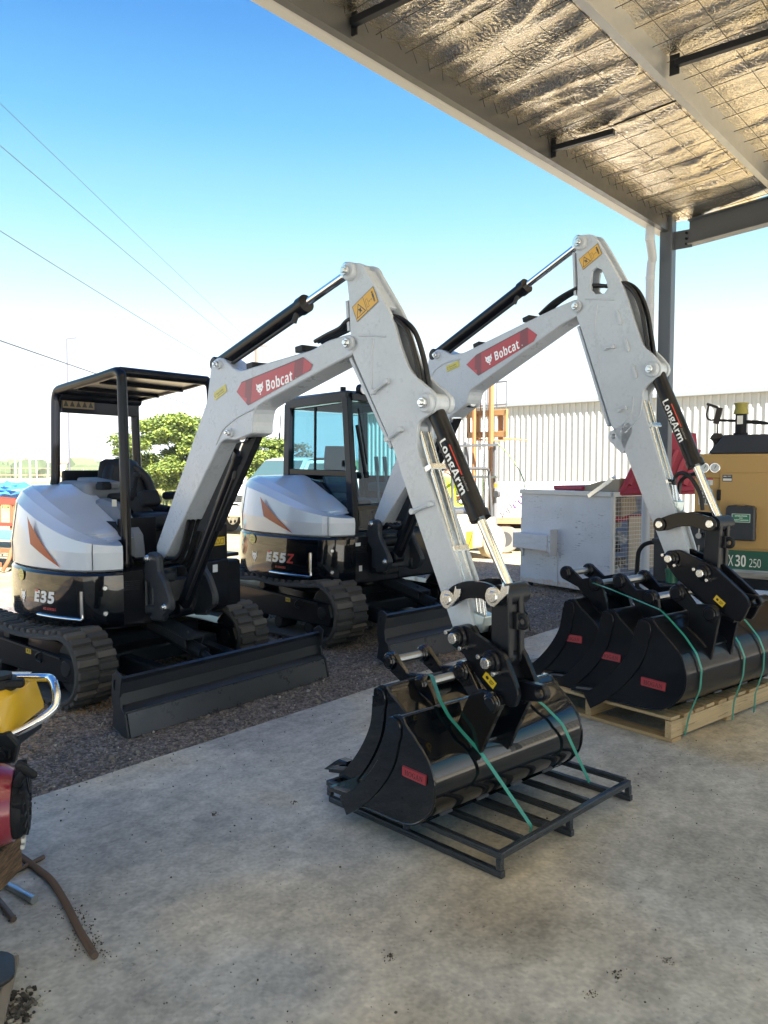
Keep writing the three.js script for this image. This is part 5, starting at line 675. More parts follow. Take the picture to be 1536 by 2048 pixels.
{ // diesel air compressor, ochre canopy
  const t = thing('air_compressor', 'ochre diesel air compressor with dark sloped top and green lettered stripe', 'compressor', frame(2.62, 0, -6.75, 33));
  const oc = M([0.40, 0.25, 0.085], 0.5, { roughnessMap: scuff }), top = M([0.012, 0.017, 0.03], 0.5), L = 1.9;
  part(t, 'canopy_side', [box(L, 0.72, 0.05, L / 2, 1.14, -0.025, 0.008)], oc);
  part(t, 'canopy_header', [box(L + 0.01, 0.2, 0.06, L / 2, 1.6, -0.022, 0.01)], oc);
  part(t, 'canopy_body', [box(L - 0.02, 0.9, 0.9, L / 2, 1.24, -0.52, 0.02)], oc);
  part(t, 'sloped_top', [ext([[0.1, 0], [L, 0], [L, 0.155], [0.22, 0.155]], 0.92, -0.93, 0.008).translate(0, 1.702, 0)], top);
  const dr = part(t, 'service_door', [box(1.6, 0.62, 0.02, 1.0, 1.235, 0.008, 0.006)], oc);
  part(dr, 'door_hinge', [box(0.03, 0.09, 0.03, 0.197, 1.36, 0.02, 0.006)], mat.dark); part(dr, 'door_hinge', [box(0.03, 0.09, 0.03, 0.197, 1.0, 0.02, 0.006)], mat.dark);
  part(t, 'stripe', [box(L + 0.012, 0.155, 0.02, L / 2, 0.83, 0.012, 0.003)], M([0.012, 0.085, 0.055], 0.45));
  part(t, 'stripe_lettering', [print(0.62, 0.14, 0.55, 0.825, 0.026)], clearSticker(1024, 136, (x, w, h) => { x.fillStyle = '#d8dad4'; x.textBaseline = 'middle'; x.font = '120px sans-serif'; x.fillText('X', 70, 72); x.font = 'bold 128px sans-serif'; x.fillText('30', 156, 70); x.font = '92px sans-serif'; x.fillText('250', 330, 82); }));
  for (const X of [0.08, 0.162]) { const g = part(t, 'pressure_gauge', [disc(0.042, 0.02, X, 1.585, 0.018, 28)], mat.chrome); part(g, 'gauge_dial', [disc(0.034, 0.008, X, 1.585, 0.028, 28, 0)], M([0.55, 0.58, 0.6], 0.3)); part(g, 'gauge_needle', [box(0.004, 0.03, 0.003, X + 0.006, 1.592, 0.034, 0, 0, 0, -0.5)], mat.dark); }
  part(t, 'caution_sticker', [print(0.11, 0.06, 0.09, 1.47, 0.004)], sticker(256, 140, (x, w, h) => { x.fillStyle = '#c9c9c6'; x.fillRect(0, 0, w, h); x.fillStyle = '#a51c24'; x.fillRect(0, 0, w, 36); x.fillStyle = '#333'; for (let i = 0; i < 6; i++) x.fillRect(16, 50 + i * 14, 150 + (i * 37) % 70, 5); }));
  part(t, 'pictogram_sticker', [print(0.11, 0.13, 0.09, 1.34, 0.004)], sticker(200, 240, (x, w, h) => { x.fillStyle = '#bfc0bd'; x.fillRect(0, 0, w, h); x.fillStyle = '#2b2b2b'; for (let i = 0; i < 4; i++) { x.fillRect(14 + (i % 2) * 94, 16 + (i >> 1) * 112, 80, 90); x.fillStyle = '#bfc0bd'; x.beginPath(); x.arc(54 + (i % 2) * 94, 60 + (i >> 1) * 112, 24, 0, 7); x.fill(); x.fillStyle = '#2b2b2b'; } }));
  part(t, 'maker_sticker', [print(0.075, 0.055, 0.26, 1.5, 0.0205)], sticker(160, 120, (x, w, h) => { x.fillStyle = '#3a3f44'; x.fillRect(0, 0, w, h); x.fillStyle = '#d0d2d0'; x.fillRect(10, 66, 140, 40); x.fillRect(16, 20, 50, 14); x.fillRect(80, 20, 60, 8); }));
  const hb = part(t, 'manual_box', [ext([[-0.13, -0.2], [0.13, -0.2], [0.135, -0.19], [0.135, 0.16], [0.115, 0.19], [0.05, 0.2], [0.03, 0.19], [-0.03, 0.19], [-0.05, 0.2], [-0.115, 0.19], [-0.135, 0.16], [-0.135, -0.19]].map(([a, b]) => [a * 0.82 + 0.378, b * 0.72 + 1.14]), 0.09, 0.018, 0.012)], M([0.018, 0.022, 0.03], 0.45));
  part(hb, 'manual_label', [print(0.14, 0.07, 0.385, 1.18, 0.111)], sticker(340, 200, (x, w, h) => { x.fillStyle = '#0f6b51'; x.fillRect(0, 0, w, h); x.strokeStyle = '#e6e8e2'; x.lineWidth = 8; x.strokeRect(8, 8, w - 16, h - 16); x.fillStyle = '#e6e8e2'; x.font = 'bold 40px sans-serif'; x.textAlign = 'center'; x.fillText('OPERATION', w / 2, 66); x.font = 'bold 30px sans-serif'; x.fillText('AND', w / 2, 110); x.font = 'bold 36px sans-serif'; x.fillText('SAFETY MANUAL', w / 2, 160, 290); }));
  const sx = 0.33, sz = -0.12, st = part(t, 'exhaust_stack', [rod([sx, 1.84, sz], [sx, 2.04, sz], 0.045, 24), rod([sx, 1.84, sz], [sx, 1.875, sz], 0.056, 24)], mat.dark);
  part(st, 'yellow_cap', [rod([sx, 2.03, sz], [sx, 2.075, sz], 0.06, 24, 0.05), rod([sx, 2.075, sz], [sx, 2.115, sz], 0.048, 24, 0.05), rod([sx, 2.11, sz], [sx, 2.122, sz], 0.057, 24)], M([0.32, 0.28, 0.06], 0.6));
  part(st, 'stack_sticker', [print(0.045, 0.07, sx, 1.98, sz + 0.048)], whiteTag);
  part(t, 'spray_lance', [rod([0.14, 1.985, sz], [sx - 0.03, 1.975, sz], 0.011, 10), ext([[sx + 0.04, 1.95], [0.54, 1.935], [0.55, 1.955], [0.46, 1.975], [sx + 0.04, 1.98]], 0.02, sz - 0.01, 0.004)], mat.dark);
  part(t, 'spray_gun', [bar([0.135, 1.955, sz], [0.165, 2.09, sz], 0.035, 0.045), bar([0.15, 2.09, sz], [0.06, 2.125, sz], 0.02, 0.022), tube([[0.075, 2.115, sz], [0.06, 2.03, sz], [0.085, 1.99, sz], [0.14, 1.99, sz]], 0.008, 20, 8), rod([0.15, 1.97, sz], [0.15, 1.86, sz], 0.006, 8)], M([0.03, 0.024, 0.022], 0.7));
  part(t, 'rag_on_hook', [loft(Array.from({ length: 9 }, (_, j) => circle(0, 0, 1, 14).map(([a, b], i) => { const q = (0.04 + 0.016 * Math.sin(j * 1.3)) * (1 + 0.35 * nz(i * 0.9, j * 0.7)); return [0.15 + a * q, 1.7 + j * 0.022, sz + b * q]; })), true, 0.8, true)], M([0.05, 0.042, 0.038], 0.9));
  part(t, 'valve_plate', [box(0.24, 0.5, 0.02, 0.1, 0.9, 0.012, 0.004)], M([0.03, 0.035, 0.045], 0.6));
  for (let i = 0; i < 4; i++) part(t, 'outlet_valve', [rod([0.06 + 0.08 * (i % 2), 0.86 + 0.16 * (i >> 1), 0.02], [0.06 + 0.08 * (i % 2), 0.86 + 0.16 * (i >> 1), 0.1], 0.024, 12), box(0.012, 0.08, 0.02, 0.06 + 0.08 * (i % 2), 0.9 + 0.16 * (i >> 1), 0.08, 0.004)], mat.steel);
  part(t, 'chassis', [box(L, 0.09, 0.8, L / 2, 0.62, -0.5, 0.01), box(0.7, 0.08, 0.08, -0.3, 0.55, -0.4, 0.01), ext([[0.9, 0.3], [1.75, 0.3], [1.75, 0.56], [0.9, 0.56]], 0.03, -0.02, 0.01)], mat.satin);
  for (const z of [-0.1, -0.95]) { const wl = part(t, 'wheel', [disc(0.3, 0.19, 1.35, 0.3, z, 32)], mat.rubber); part(wl, 'rim', [disc(0.17, 0.2, 1.35, 0.3, z, 24)], M([0.5, 0.5, 0.48], 0.5)); }
  part(t, 'mudguard', [tube([[0.95, 0.4, -0.1], [1.05, 0.6, -0.1], [1.35, 0.68, -0.1], [1.65, 0.6, -0.1], [1.75, 0.4, -0.1]], 0.03, 30, 6)], mat.satin);
  part(t, 'jockey_post', [box(0.12, 0.62, 0.12, -0.33, 0.62, -0.3, 0.01), box(0.15, 0.04, 0.15, -0.33, 0.93, -0.3, 0.01), box(0.3, 0.42, 0.2, -0.26, 0.36, -0.26, 0.02)], M([0.02, 0.025, 0.032], 0.5));
  part(t, 'green_cap', [rod([-0.22, 0.57, -0.2], [-0.22, 0.67, -0.2], 0.05, 20), rod([-0.22, 0.66, -0.2], [-0.22, 0.69, -0.2], 0.056, 20)], M([0.015, 0.12, 0.07], 0.4));
  part(t, 'tow_handle', [tube([[-0.3, 0.91, -0.28], [-0.42, 0.91, -0.28], [-0.49, 0.88, -0.28], [-0.535, 0.8, -0.28], [-0.54, 0.5, -0.28], [-0.4, 0.42, -0.28]], 0.02, 40, 10, false, 0.3)], mat.dark);
}
{ // forklift, sunlit, mast raised
  const F = frame(1.29, -0.014, -13.99, -42), t = thing('forklift', 'beige counterbalance forklift with raised rusty mast in the sun', 'forklift', F);
  const be = M([0.62, 0.55, 0.38], 0.5, { roughnessMap: scuff }), rust = M([0.32, 0.15, 0.06], 0.75, { roughnessMap: scuff }), dk = M([0.07, 0.07, 0.072], 0.6);
  part(t, 'body', [ext([[-0.55, 0.22], [-0.55, 0.7], [-0.45, 0.78], [-0.02, 0.78], [0.04, 0.52], [0.3, 0.5], [0.4, 0.72], [0.5, 0.72], [0.5, 0.3], [0.25, 0.2], [-0.2, 0.2]], 0.9, -0.45, 0.03)], be);
  part(t, 'counterweight', [ext([[-0.9, 0.3], [-0.95, 0.66], [-0.84, 0.78], [-0.54, 0.8], [-0.54, 0.25]], 0.94, -0.47, 0.04)], be);
  part(t, 'side_guard', [box(0.16, 0.3, 0.02, -0.2, 0.36, 0.46, 0.006)], M([0.45, 0.24, 0.02], 0.5));
  part(t, 'seat', [box(0.4, 0.1, 0.44, -0.26, 0.83, 0, 0.04), box(0.1, 0.36, 0.42, -0.47, 1.02, 0, 0.05, 0, 0, 0.12)], dk);
  part(t, 'steering_wheel', [new THREE.TorusGeometry(0.14, 0.012, 8, 24).rotateX(Math.PI / 2).rotateZ(0.5).translate(0.2, 1.02, 0), rod([0.34, 0.7, 0], [0.21, 1.01, 0], 0.02, 8)], dk);
  for (const z of [0.4, -0.4]) part(t, 'guard_post', [tube([[-0.55, 0.76, z], [-0.57, 1.5, z], [-0.5, 1.57, z], [0.25, 1.57, z], [0.36, 1.52, z], [0.44, 0.72, z]], 0.026, 50, 8, false, 0.2)], dk);
  for (let i = 0; i < 6; i++) part(t, 'guard_bar', [rod([-0.48 + i * 0.145, 1.57, -0.4], [-0.48 + i * 0.145, 1.57, 0.4], 0.013, 8)], dk);
  for (const z of [0.34, 0.2, -0.2, -0.34]) part(t, 'mast_rail', [box(0.08, Math.abs(z) > 0.3 ? 1.9 : 2.9, 0.05, 0.6 + (Math.abs(z) > 0.3 ? 0 : 0.05), Math.abs(z) > 0.3 ? 1.1 : 1.62, z, 0.006)], Math.abs(z) > 0.3 ? M([0.13, 0.13, 0.135], 0.6) : rust);
  part(t, 'lift_cylinder', [rod([0.62, 0.3, 0.06], [0.62, 1.6, 0.06], 0.045, 16), rod([0.62, 1.6, 0.06], [0.62, 3.0, 0.06], 0.026, 14)], mat.zinc);
  for (const y of [0.5, 1.42, 1.98]) part(t, 'mast_crossbar', [box(0.05, 0.045, 0.86, 0.54, y, 0, 0.006)], mat.steel);
  for (const z of [0.1, -0.1]) part(t, 'lift_chain', [rod([0.7, 1.9, z], [0.7, 3.0, z], 0.012, 6)], rust);
  part(t, 'carriage', [box(0.05, 0.11, 0.95, 0.76, 2.56, 0.0, 0.01), box(0.05, 0.11, 0.95, 0.76, 2.18, 0.0, 0.01), box(0.05, 0.48, 0.06, 0.76, 2.37, 0.44, 0.008), box(0.05, 0.48, 0.06, 0.76, 2.37, -0.44, 0.008), box(0.05, 0.4, 0.05, 0.76, 2.37, -0.2, 0.008)], M([0.36, 0.2, 0.08], 0.7, { roughnessMap: scuff }));
  part(t, 'load_backrest', [...[-0.44, -0.22, 0, 0.22, 0.44].map(z => rod([0.77, 2.6, z], [0.77, 3.1, z], 0.011, 6)), rod([0.77, 3.1, -0.45], [0.77, 3.1, 0.45], 0.014, 6), rod([0.77, 2.7, -0.45], [0.77, 2.7, 0.45], 0.011, 6)], mat.steel);
  for (const z of [0.28, -0.28]) part(t, 'fork', [box(0.04, 0.5, 0.1, 0.81, 2.34, z, 0.008), ext([[0.81, 2.08], [1.6, 2.08], [1.6, 2.095], [0.81, 2.12]], 0.1, z - 0.05, 0.003)], rust);
  for (const [X, r] of [[0.42, 0.29], [-0.62, 0.24]]) for (const z of [0.42, -0.42]) { const w = part(t, 'wheel', [disc(r, 0.2, X, r, z, 32)], M([0.3, 0.26, 0.19], 0.9)); part(w, 'rim', [disc(r * 0.62, 0.21, X, r, z, 24), disc(r * 0.3, 0.24, X, r, z, 12)], M([0.6, 0.5, 0.25], 0.6)); }
  part(t, 'beacon', [rod([0.5, 1.24, 0.44], [0.5, 1.31, 0.44], 0.035, 14)], M([0.75, 0.28, 0.02], 0.25)); part(t, 'head_lamp', [rod([0.5, 1.12, 0.44], [0.57, 1.12, 0.44], 0.06, 18)], dk);
}
{ // low trailer with a white lettered cover
  const t = thing('box_trailer', 'low trailer with white lettered cover and orange tray edge beside the forklift', 'trailer', frame(2.3, -0.014, -15.3, 6)), wh = M([0.8, 0.8, 0.78], 0.45);
  part(t, 'cover', [ext([[-0.32, 0.62], [2.6, 0.62], [2.6, 1.2], [2.5, 1.3], [-0.2, 1.3], [-0.32, 1.2]], 1.3, -0.65, 0.05)], wh);
  part(t, 'cover_lettering', [print(0.62, 0.62, 0.2, 0.92, 0.655)], clearSticker(512, 512, (x, w, h) => { x.save(); x.translate(20, 470); x.rotate(-0.8); x.fillStyle = '#151217'; x.font = 'italic bold 110px serif'; x.fillText('lcq l', 10, 20); x.fillStyle = '#5b2a66'; x.font = 'italic bold 150px serif'; x.fillText('CON', 230, 70); x.restore(); }));
  part(t, 'tray_edge', [box(3.0, 0.06, 1.4, 1.1, 0.585, 0, 0.01)], M([0.5, 0.22, 0.1], 0.6)); part(t, 'chassis_rail', [box(2.9, 0.1, 0.6, 1.1, 0.49, 0, 0.01)], mat.dark);
  for (const z of [0.56, -0.56]) { const w = part(t, 'wheel', [disc(0.27, 0.18, -0.02, 0.27, z, 32)], M([0.2, 0.18, 0.15], 0.9)); part(w, 'rim', [disc(0.16, 0.19, -0.02, 0.27, z, 24)], M([0.05, 0.05, 0.05], 0.6)); }
  part(t, 'drawbar', [bar([2.5, 0.46, 0], [3.6, 0.44, 0], 0.08)], mat.dark); part(t, 'jockey_wheel', [rod([3.4, 0.02, 0], [3.4, 0.5, 0], 0.03, 10)], mat.steel);
}
{ // green rope hanging from the forklift to the bin
  solo('tie_rope', [tube([[1.98, 1.98, -13.95], [2.02, 1.82, -13.2], [2.02, 1.6, -12.2], [1.97, 1.4, -11.3], [1.9, 1.25, -10.85]], 0.01, 40, 6)], M([0.25, 0.36, 0.12], 0.8), 'thin green rope slung from the mast down to the corner of the white bin', 'rope');
}
{ // person in a hi-vis shirt on the forklift seat, one continuous body
  const F = frame(1.1, -0.41, -13.82, -42), J = [[[0, 1.26, 0], 0.15, [0, 1.5, 0], 0.145], [[0, 1.5, 0], 0.145, [0.03, 1.76, 0], 0.16], [[0.03, 1.74, -0.14], 0.08, [0.03, 1.74, 0.14], 0.08], [[0.03, 1.8, 0], 0.055, [0.05, 1.9, 0], 0.055], [[0.06, 1.98, 0], 0.1, [0.065, 2.04, 0], 0.1], [[0.08, 1.94, 0], 0.07, [0.1, 1.96, 0], 0.065], [[0.15, 1.985, 0], 0.022, [0.165, 1.97, 0], 0.02],
    ...[1, -1].flatMap(s => [[[0.03, 1.74, 0.2 * s], 0.062, [0.12, 1.48, 0.26 * s], 0.05], [[0.12, 1.48, 0.26 * s], 0.046, [0.36, 1.45, 0.16 * s], 0.034], [[0.36, 1.45, 0.16 * s], 0.036, [0.44, 1.46, 0.13 * s], 0.03], [[0.02, 1.28, 0.1 * s], 0.1, [0.42, 1.26, 0.13 * s], 0.08], [[0.42, 1.26, 0.13 * s], 0.075, [0.5, 0.86, 0.13 * s], 0.05], [[0.5, 0.83, 0.13 * s], 0.05, [0.62, 0.8, 0.13 * s], 0.045]])];
  const dist = (x, y, z) => { let d = 9; for (const [a, r1, b, r2] of J) { const ab = [b[0] - a[0], b[1] - a[1], b[2] - a[2]], ap = [x - a[0], y - a[1], z - a[2]], L = ab[0] ** 2 + ab[1] ** 2 + ab[2] ** 2, h = Math.max(0, Math.min(1, (ap[0] * ab[0] + ap[1] * ab[1] + ap[2] * ab[2]) / L)), e = Math.hypot(ap[0] - ab[0] * h, ap[1] - ab[1] * h, ap[2] - ab[2] * h) - (r1 + (r2 - r1) * h), k = 0.03, q = Math.max(0, Math.min(1, 0.5 + 0.5 * (d - e) / k)); d = d * (1 - q) + e * q - k * q * (1 - q); } return d; };
  const n = 88, mc = new MarchingCubes(n, new THREE.MeshStandardMaterial(), false, false, 200000), S = 0.78, C = [0.22, 1.45, 0]; mc.isolation = 0;
  for (let k = 0; k < n; k++) for (let j = 0; j < n; j++) for (let i = 0; i < n; i++) { const f = q => (q - n / 2) / (n / 2) * S; mc.field[k * n * n + j * n + i] = -dist(C[0] + f(i), C[1] + f(j), C[2] + f(k)); }
  mc.update(); const pos = mc.positionArray.slice(0, mc.count * 3), g = new THREE.BufferGeometry(), col = []; for (let i = 0; i < pos.length; i += 3) { pos[i] = C[0] + pos[i] * S; pos[i + 1] = C[1] + pos[i + 1] * S; pos[i + 2] = C[2] + pos[i + 2] * S; const [x, y, z] = [pos[i], pos[i + 1], pos[i + 2]]; let c = [0.5, 0.27, 0.18]; if (y < 0.88) c = [0.03, 0.025, 0.02]; else if (y < 1.31 && !(x > 0.3 && y > 1.36)) c = [0.03, 0.04, 0.08]; else if (y < 1.83 && x < 0.2) c = (y > 1.72 || Math.abs(z) > 0.2) ? [0.2, 0.62, 0.06] : [0.62, 0.72, 0.03]; else if (y > 2.05 || (y > 1.95 && x < 0.03)) c = [0.03, 0.02, 0.015]; col.push(...c); }
  g.setAttribute('position', new THREE.Float32BufferAttribute(pos, 3)); g.setAttribute('color', new THREE.Float32BufferAttribute(col, 3)); g.setAttribute('normal', new THREE.Float32BufferAttribute(mc.normalArray.slice(0, mc.count * 3), 3)); g.computeVertexNormals();
  const o = new THREE.Mesh(g, new THREE.MeshStandardMaterial({ vertexColors: true, roughness: 0.8 })); o.name = 'person'; F.decompose(o.position, o.quaternion, o.scale); scene.add(o); info(o, 'person in a yellow-green hi-vis shirt seated on the beige forklift', 'person');
}
{ // white clad building on the right
  const t = thing('clad_building', 'long white ribbed metal building with grey gutter at the right', 'building', frame(3.5, -0.014, -26, 42)), L = 34, H = 3.5;
  const clad = M([0.46, 0.465, 0.455], 0.5), P = []; const pitch = 0.2; for (let X = -6; X < L; X += pitch) P.push([X, 0], [X + 0.12, 0], [X + 0.13, 0.04], [X + 0.185, 0.04]);
  for (let s = 0; s < P.length - 1; s += 32) { const seg = P.slice(s, s + 33); part(t, 'cladding_sheet', [loft([seg.map(p => [p[0], 0, p[1]]), seg.map(p => [p[0], H, p[1]])], false, 0.2)], clad); }
  part(t, 'wall_core', [box(L + 6, H - 0.02, 0.1, L / 2 - 3, H / 2, -0.06)], clad);
  const gr = M([0.28, 0.3, 0.32], 0.5); part(t, 'gutter', [box(L + 6.4, 0.14, 0.12, L / 2 - 3, H + 0.05, 0.1, 0.02)], gr);
  part(t, 'roof', [ext([[0.14, H + 0.12], [0.14, H + 0.15], [-9, H + 0.6], [-9, H + 0.57]].map(([z, y]) => [-z, y]).reverse(), L + 6.4, 0, 0).rotateY(Math.PI / 2).translate(-6.2, 0, 0)].map(g => { g.computeBoundingBox(); return g; }), gr);
  part(t, 'end_wall', [box(0.1, H, 9, -6, H / 2, -4.6)], clad);
}
{ // white four-wheel drive parked in the sun
  const F = frame(-2.4, -0.014, -20.6, 118), t = thing('parked_car', 'white four-wheel-drive wagon parked in the sun behind the excavators', 'car', F), wh = M([0.8, 0.8, 0.78], 0.25, { clearcoat: 1, clearcoatRoughness: 0.05 }), dk = M([0.02, 0.022, 0.024], 0.5), gl = M([0.05, 0.09, 0.09], 0.05, { clearcoat: 1 });
  const sec = (X, hw, y0, y1, top, tw) => [[X, y0, -hw], [X, y1 - 0.12, -hw - 0.015], [X, y1, -hw + 0.03], [X, top, -tw], [X, top, tw], [X, y1, hw - 0.03], [X, y1 - 0.12, hw + 0.015], [X, y0, hw]];
  part(t, 'body', [loft([sec(2.25, 0.8, 0.5, 0.85, 0.92, 0.5), sec(2.15, 0.88, 0.4, 0.98, 1.06, 0.6), sec(1.2, 0.92, 0.4, 1.08, 1.14, 0.7), sec(0.85, 0.92, 0.4, 1.1, 1.2, 0.74), sec(-2.2, 0.92, 0.4, 1.12, 1.22, 0.8), sec(-2.35, 0.86, 0.5, 1.0, 1.1, 0.7)], false, 0.5, true)], wh);
  part(t, 'roof', [loft([[[0.9, 1.16, -0.78], [0.9, 1.16, 0.78]], [[0.2, 1.76, -0.64], [0.2, 1.76, 0.64]], [[-0.3, 1.83, -0.64], [-0.3, 1.83, 0.64]], [[-2.1, 1.8, -0.64], [-2.1, 1.8, 0.64]], [[-2.3, 1.15, -0.76], [-2.3, 1.15, 0.76]]].map(r => [r[0].map((q, i) => q), [r[0][0], r[0][1] + 0.01, -r[0][2] * 0 - 0.3], [r[1][0], r[1][1] + 0.01, 0.3], r[1]]), false, 0.6), ...[-1, 1].map(s => loft([[[0.9, 1.14, 0.8 * s], [-2.3, 1.14, 0.78 * s]], [[0.2, 1.75, 0.645 * s], [-2.1, 1.79, 0.645 * s]]], false, 0))], wh);
  part(t, 'windscreen', [loft([[[0.87, 1.22, -0.7], [0.87, 1.22, 0.7]], [[0.26, 1.735, -0.58], [0.26, 1.735, 0.58]]], false, 0).translate(0.025, 0.02, 0)], gl);
  for (const s of [-1, 1]) { part(t, 'side_window', [loft([[[0.6, 1.22, 0.785 * s], [-2.0, 1.22, 0.785 * s]], [[0.15, 1.68, 0.68 * s], [-1.95, 1.7, 0.68 * s]]], false, 0)], gl); part(t, 'mirror', [box(0.14, 0.16, 0.2, 0.72, 1.26, s * 0.98, 0.04)], wh); part(t, 'head_lamp', [box(0.12, 0.16, 0.34, 2.14, 0.86, s * 0.66, 0.03)], mat.lens); }
  part(t, 'grille', [box(0.06, 0.2, 0.9, 2.22, 0.84, 0, 0.02)], dk); part(t, 'bumper', [box(0.24, 0.26, 1.78, 2.24, 0.56, 0, 0.06)], wh); part(t, 'number_plate', [box(0.01, 0.11, 0.36, 2.37, 0.6, 0)], whiteTag);
  for (const X of [1.45, -1.35]) for (const s of [-1, 1]) { part(t, 'wheel_arch', [disc(0.44, 0.1, X, 0.42, s * 0.89, 32)], dk); const w = part(t, 'wheel', [disc(0.385, 0.24, X, 0.385, s * 0.85, 36)], mat.rubber); part(w, 'rim', [disc(0.25, 0.25, X, 0.385, s * 0.85, 28)], mat.zinc); for (let k = 0; k < 6; k++) part(w, 'spoke_gap', [disc(0.045, 0.256, X + 0.16 * Math.cos(k * 1.047), 0.385 + 0.16 * Math.sin(k * 1.047), s * 0.85, 12)], dk); }
}
// trees
const leafGeo = (() => { const g = new THREE.BufferGeometry(); const p = [0, 0, 0, 0.5, 0.06, 0.35, 0.5, 0.0, -0.35, 1, -0.1, 0]; g.setAttribute('position', new THREE.Float32BufferAttribute(p, 3)); g.setIndex([0, 1, 2, 2, 1, 3]); return g.toNonIndexed(); })();
function tree(label, X, Z, h, rx, ry, n, tones, leaf, seedShift, trunkR = 0.16, name = 'leafy_tree') {
  const t = thing(name, label, 'tree', frame(X, -0.014, Z, 0), 'trees beyond the yard'), bark = M([0.09, 0.07, 0.05], 0.9), cl = [];
  const base = h - 2 * ry, br = [rod([0, 0, 0], [0.1, base + ry * 0.5, 0], trunkR, 10, trunkR * 0.6)];
  for (let i = 0; i < 80; i++) { const a = rr(0, 6.28), q = Math.pow(rnd(), 0.5), yy = rr(-0.95, 1), w = Math.sqrt(Math.max(0, 1 - yy * yy * 0.85)); const c = [Math.cos(a) * q * rx * w, base + ry + yy * ry * 0.88, Math.sin(a) * q * rx * w * 0.9]; cl.push([...c, rr(0.16, 0.34) * Math.min(rx, ry)]); if (i < 14) br.push(rod([0.1 * rnd(), base + ry * rr(0, 0.5), 0], [c[0] * 0.85, c[1], c[2] * 0.85], trunkR * 0.35, 6, 0.02)); }
  part(t, 'trunk', br, bark);
  const P = [], Nn = [], Cc = [], lp = leafGeo.attributes.position, q = new THREE.Quaternion(), e = new THREE.Euler(), v = v3(0, 0, 0);
  for (let i = 0; i < n; i++) { const [cx, cy, cz, cr] = cl[Math.floor(rnd() * cl.length)], a = rr(0, 6.28), b = Math.acos(rr(-1, 1)), d = cr * Math.pow(rnd(), 0.4), p = [cx + d * Math.sin(b) * Math.cos(a) * 1.3, cy + d * Math.cos(b) * 0.6, cz + d * Math.sin(b) * Math.sin(a) * 1.3], s = leaf * rr(0.6, 1.3), tn = tones[Math.floor(rnd() * tones.length)], k = rr(0.8, 1.2); q.setFromEuler(e.set(rr(-0.7, 0.7), rr(0, 6.28), rr(-0.7, 0.7))); for (let j = 0; j < 6; j++) { v.fromBufferAttribute(lp, j).multiplyScalar(s).applyQuaternion(q); P.push(p[0] + v.x, p[1] + v.y, p[2] + v.z); Cc.push(tn[0] * k, tn[1] * k, tn[2] * k); } }
  const g = new THREE.BufferGeometry(); g.setAttribute('position', new THREE.Float32BufferAttribute(P, 3)); g.setAttribute('color', new THREE.Float32BufferAttribute(Cc, 3)); g.computeVertexNormals();
  const o = new THREE.Mesh(g, new THREE.MeshPhysicalMaterial({ vertexColors: true, roughness: 0.75, side: THREE.DoubleSide, transmission: 0.3, thickness: 0 })); o.name = 'crown'; t.add(o); return t;
}
const greens = [[0.17, 0.24, 0.02], [0.21, 0.28, 0.025], [0.12, 0.18, 0.016], [0.25, 0.3, 0.03]];
tree('broad bright green tree seen through the open canopy', -7.6, -32, 3.85, 2.8, 1.7, 52000, greens, 0.13, 1, 0.2);
tree('rounded green tree seen between the boom and the glazed cab', -5.35, -33, 2.95, 1.6, 1.15, 26000, greens, 0.12, 2);
tree('small low green tree left of the broad tree', -10.9, -36, 2.2, 1.2, 0.9, 9000, greens, 0.12, 3);
tree('thin grey-brown bare-looking tree beside the glazed cab', -5.0, -46, 3.0, 1.1, 1.2, 900, [[0.16, 0.13, 0.07], [0.2, 0.12, 0.06]], 0.2, 4, 0.07);
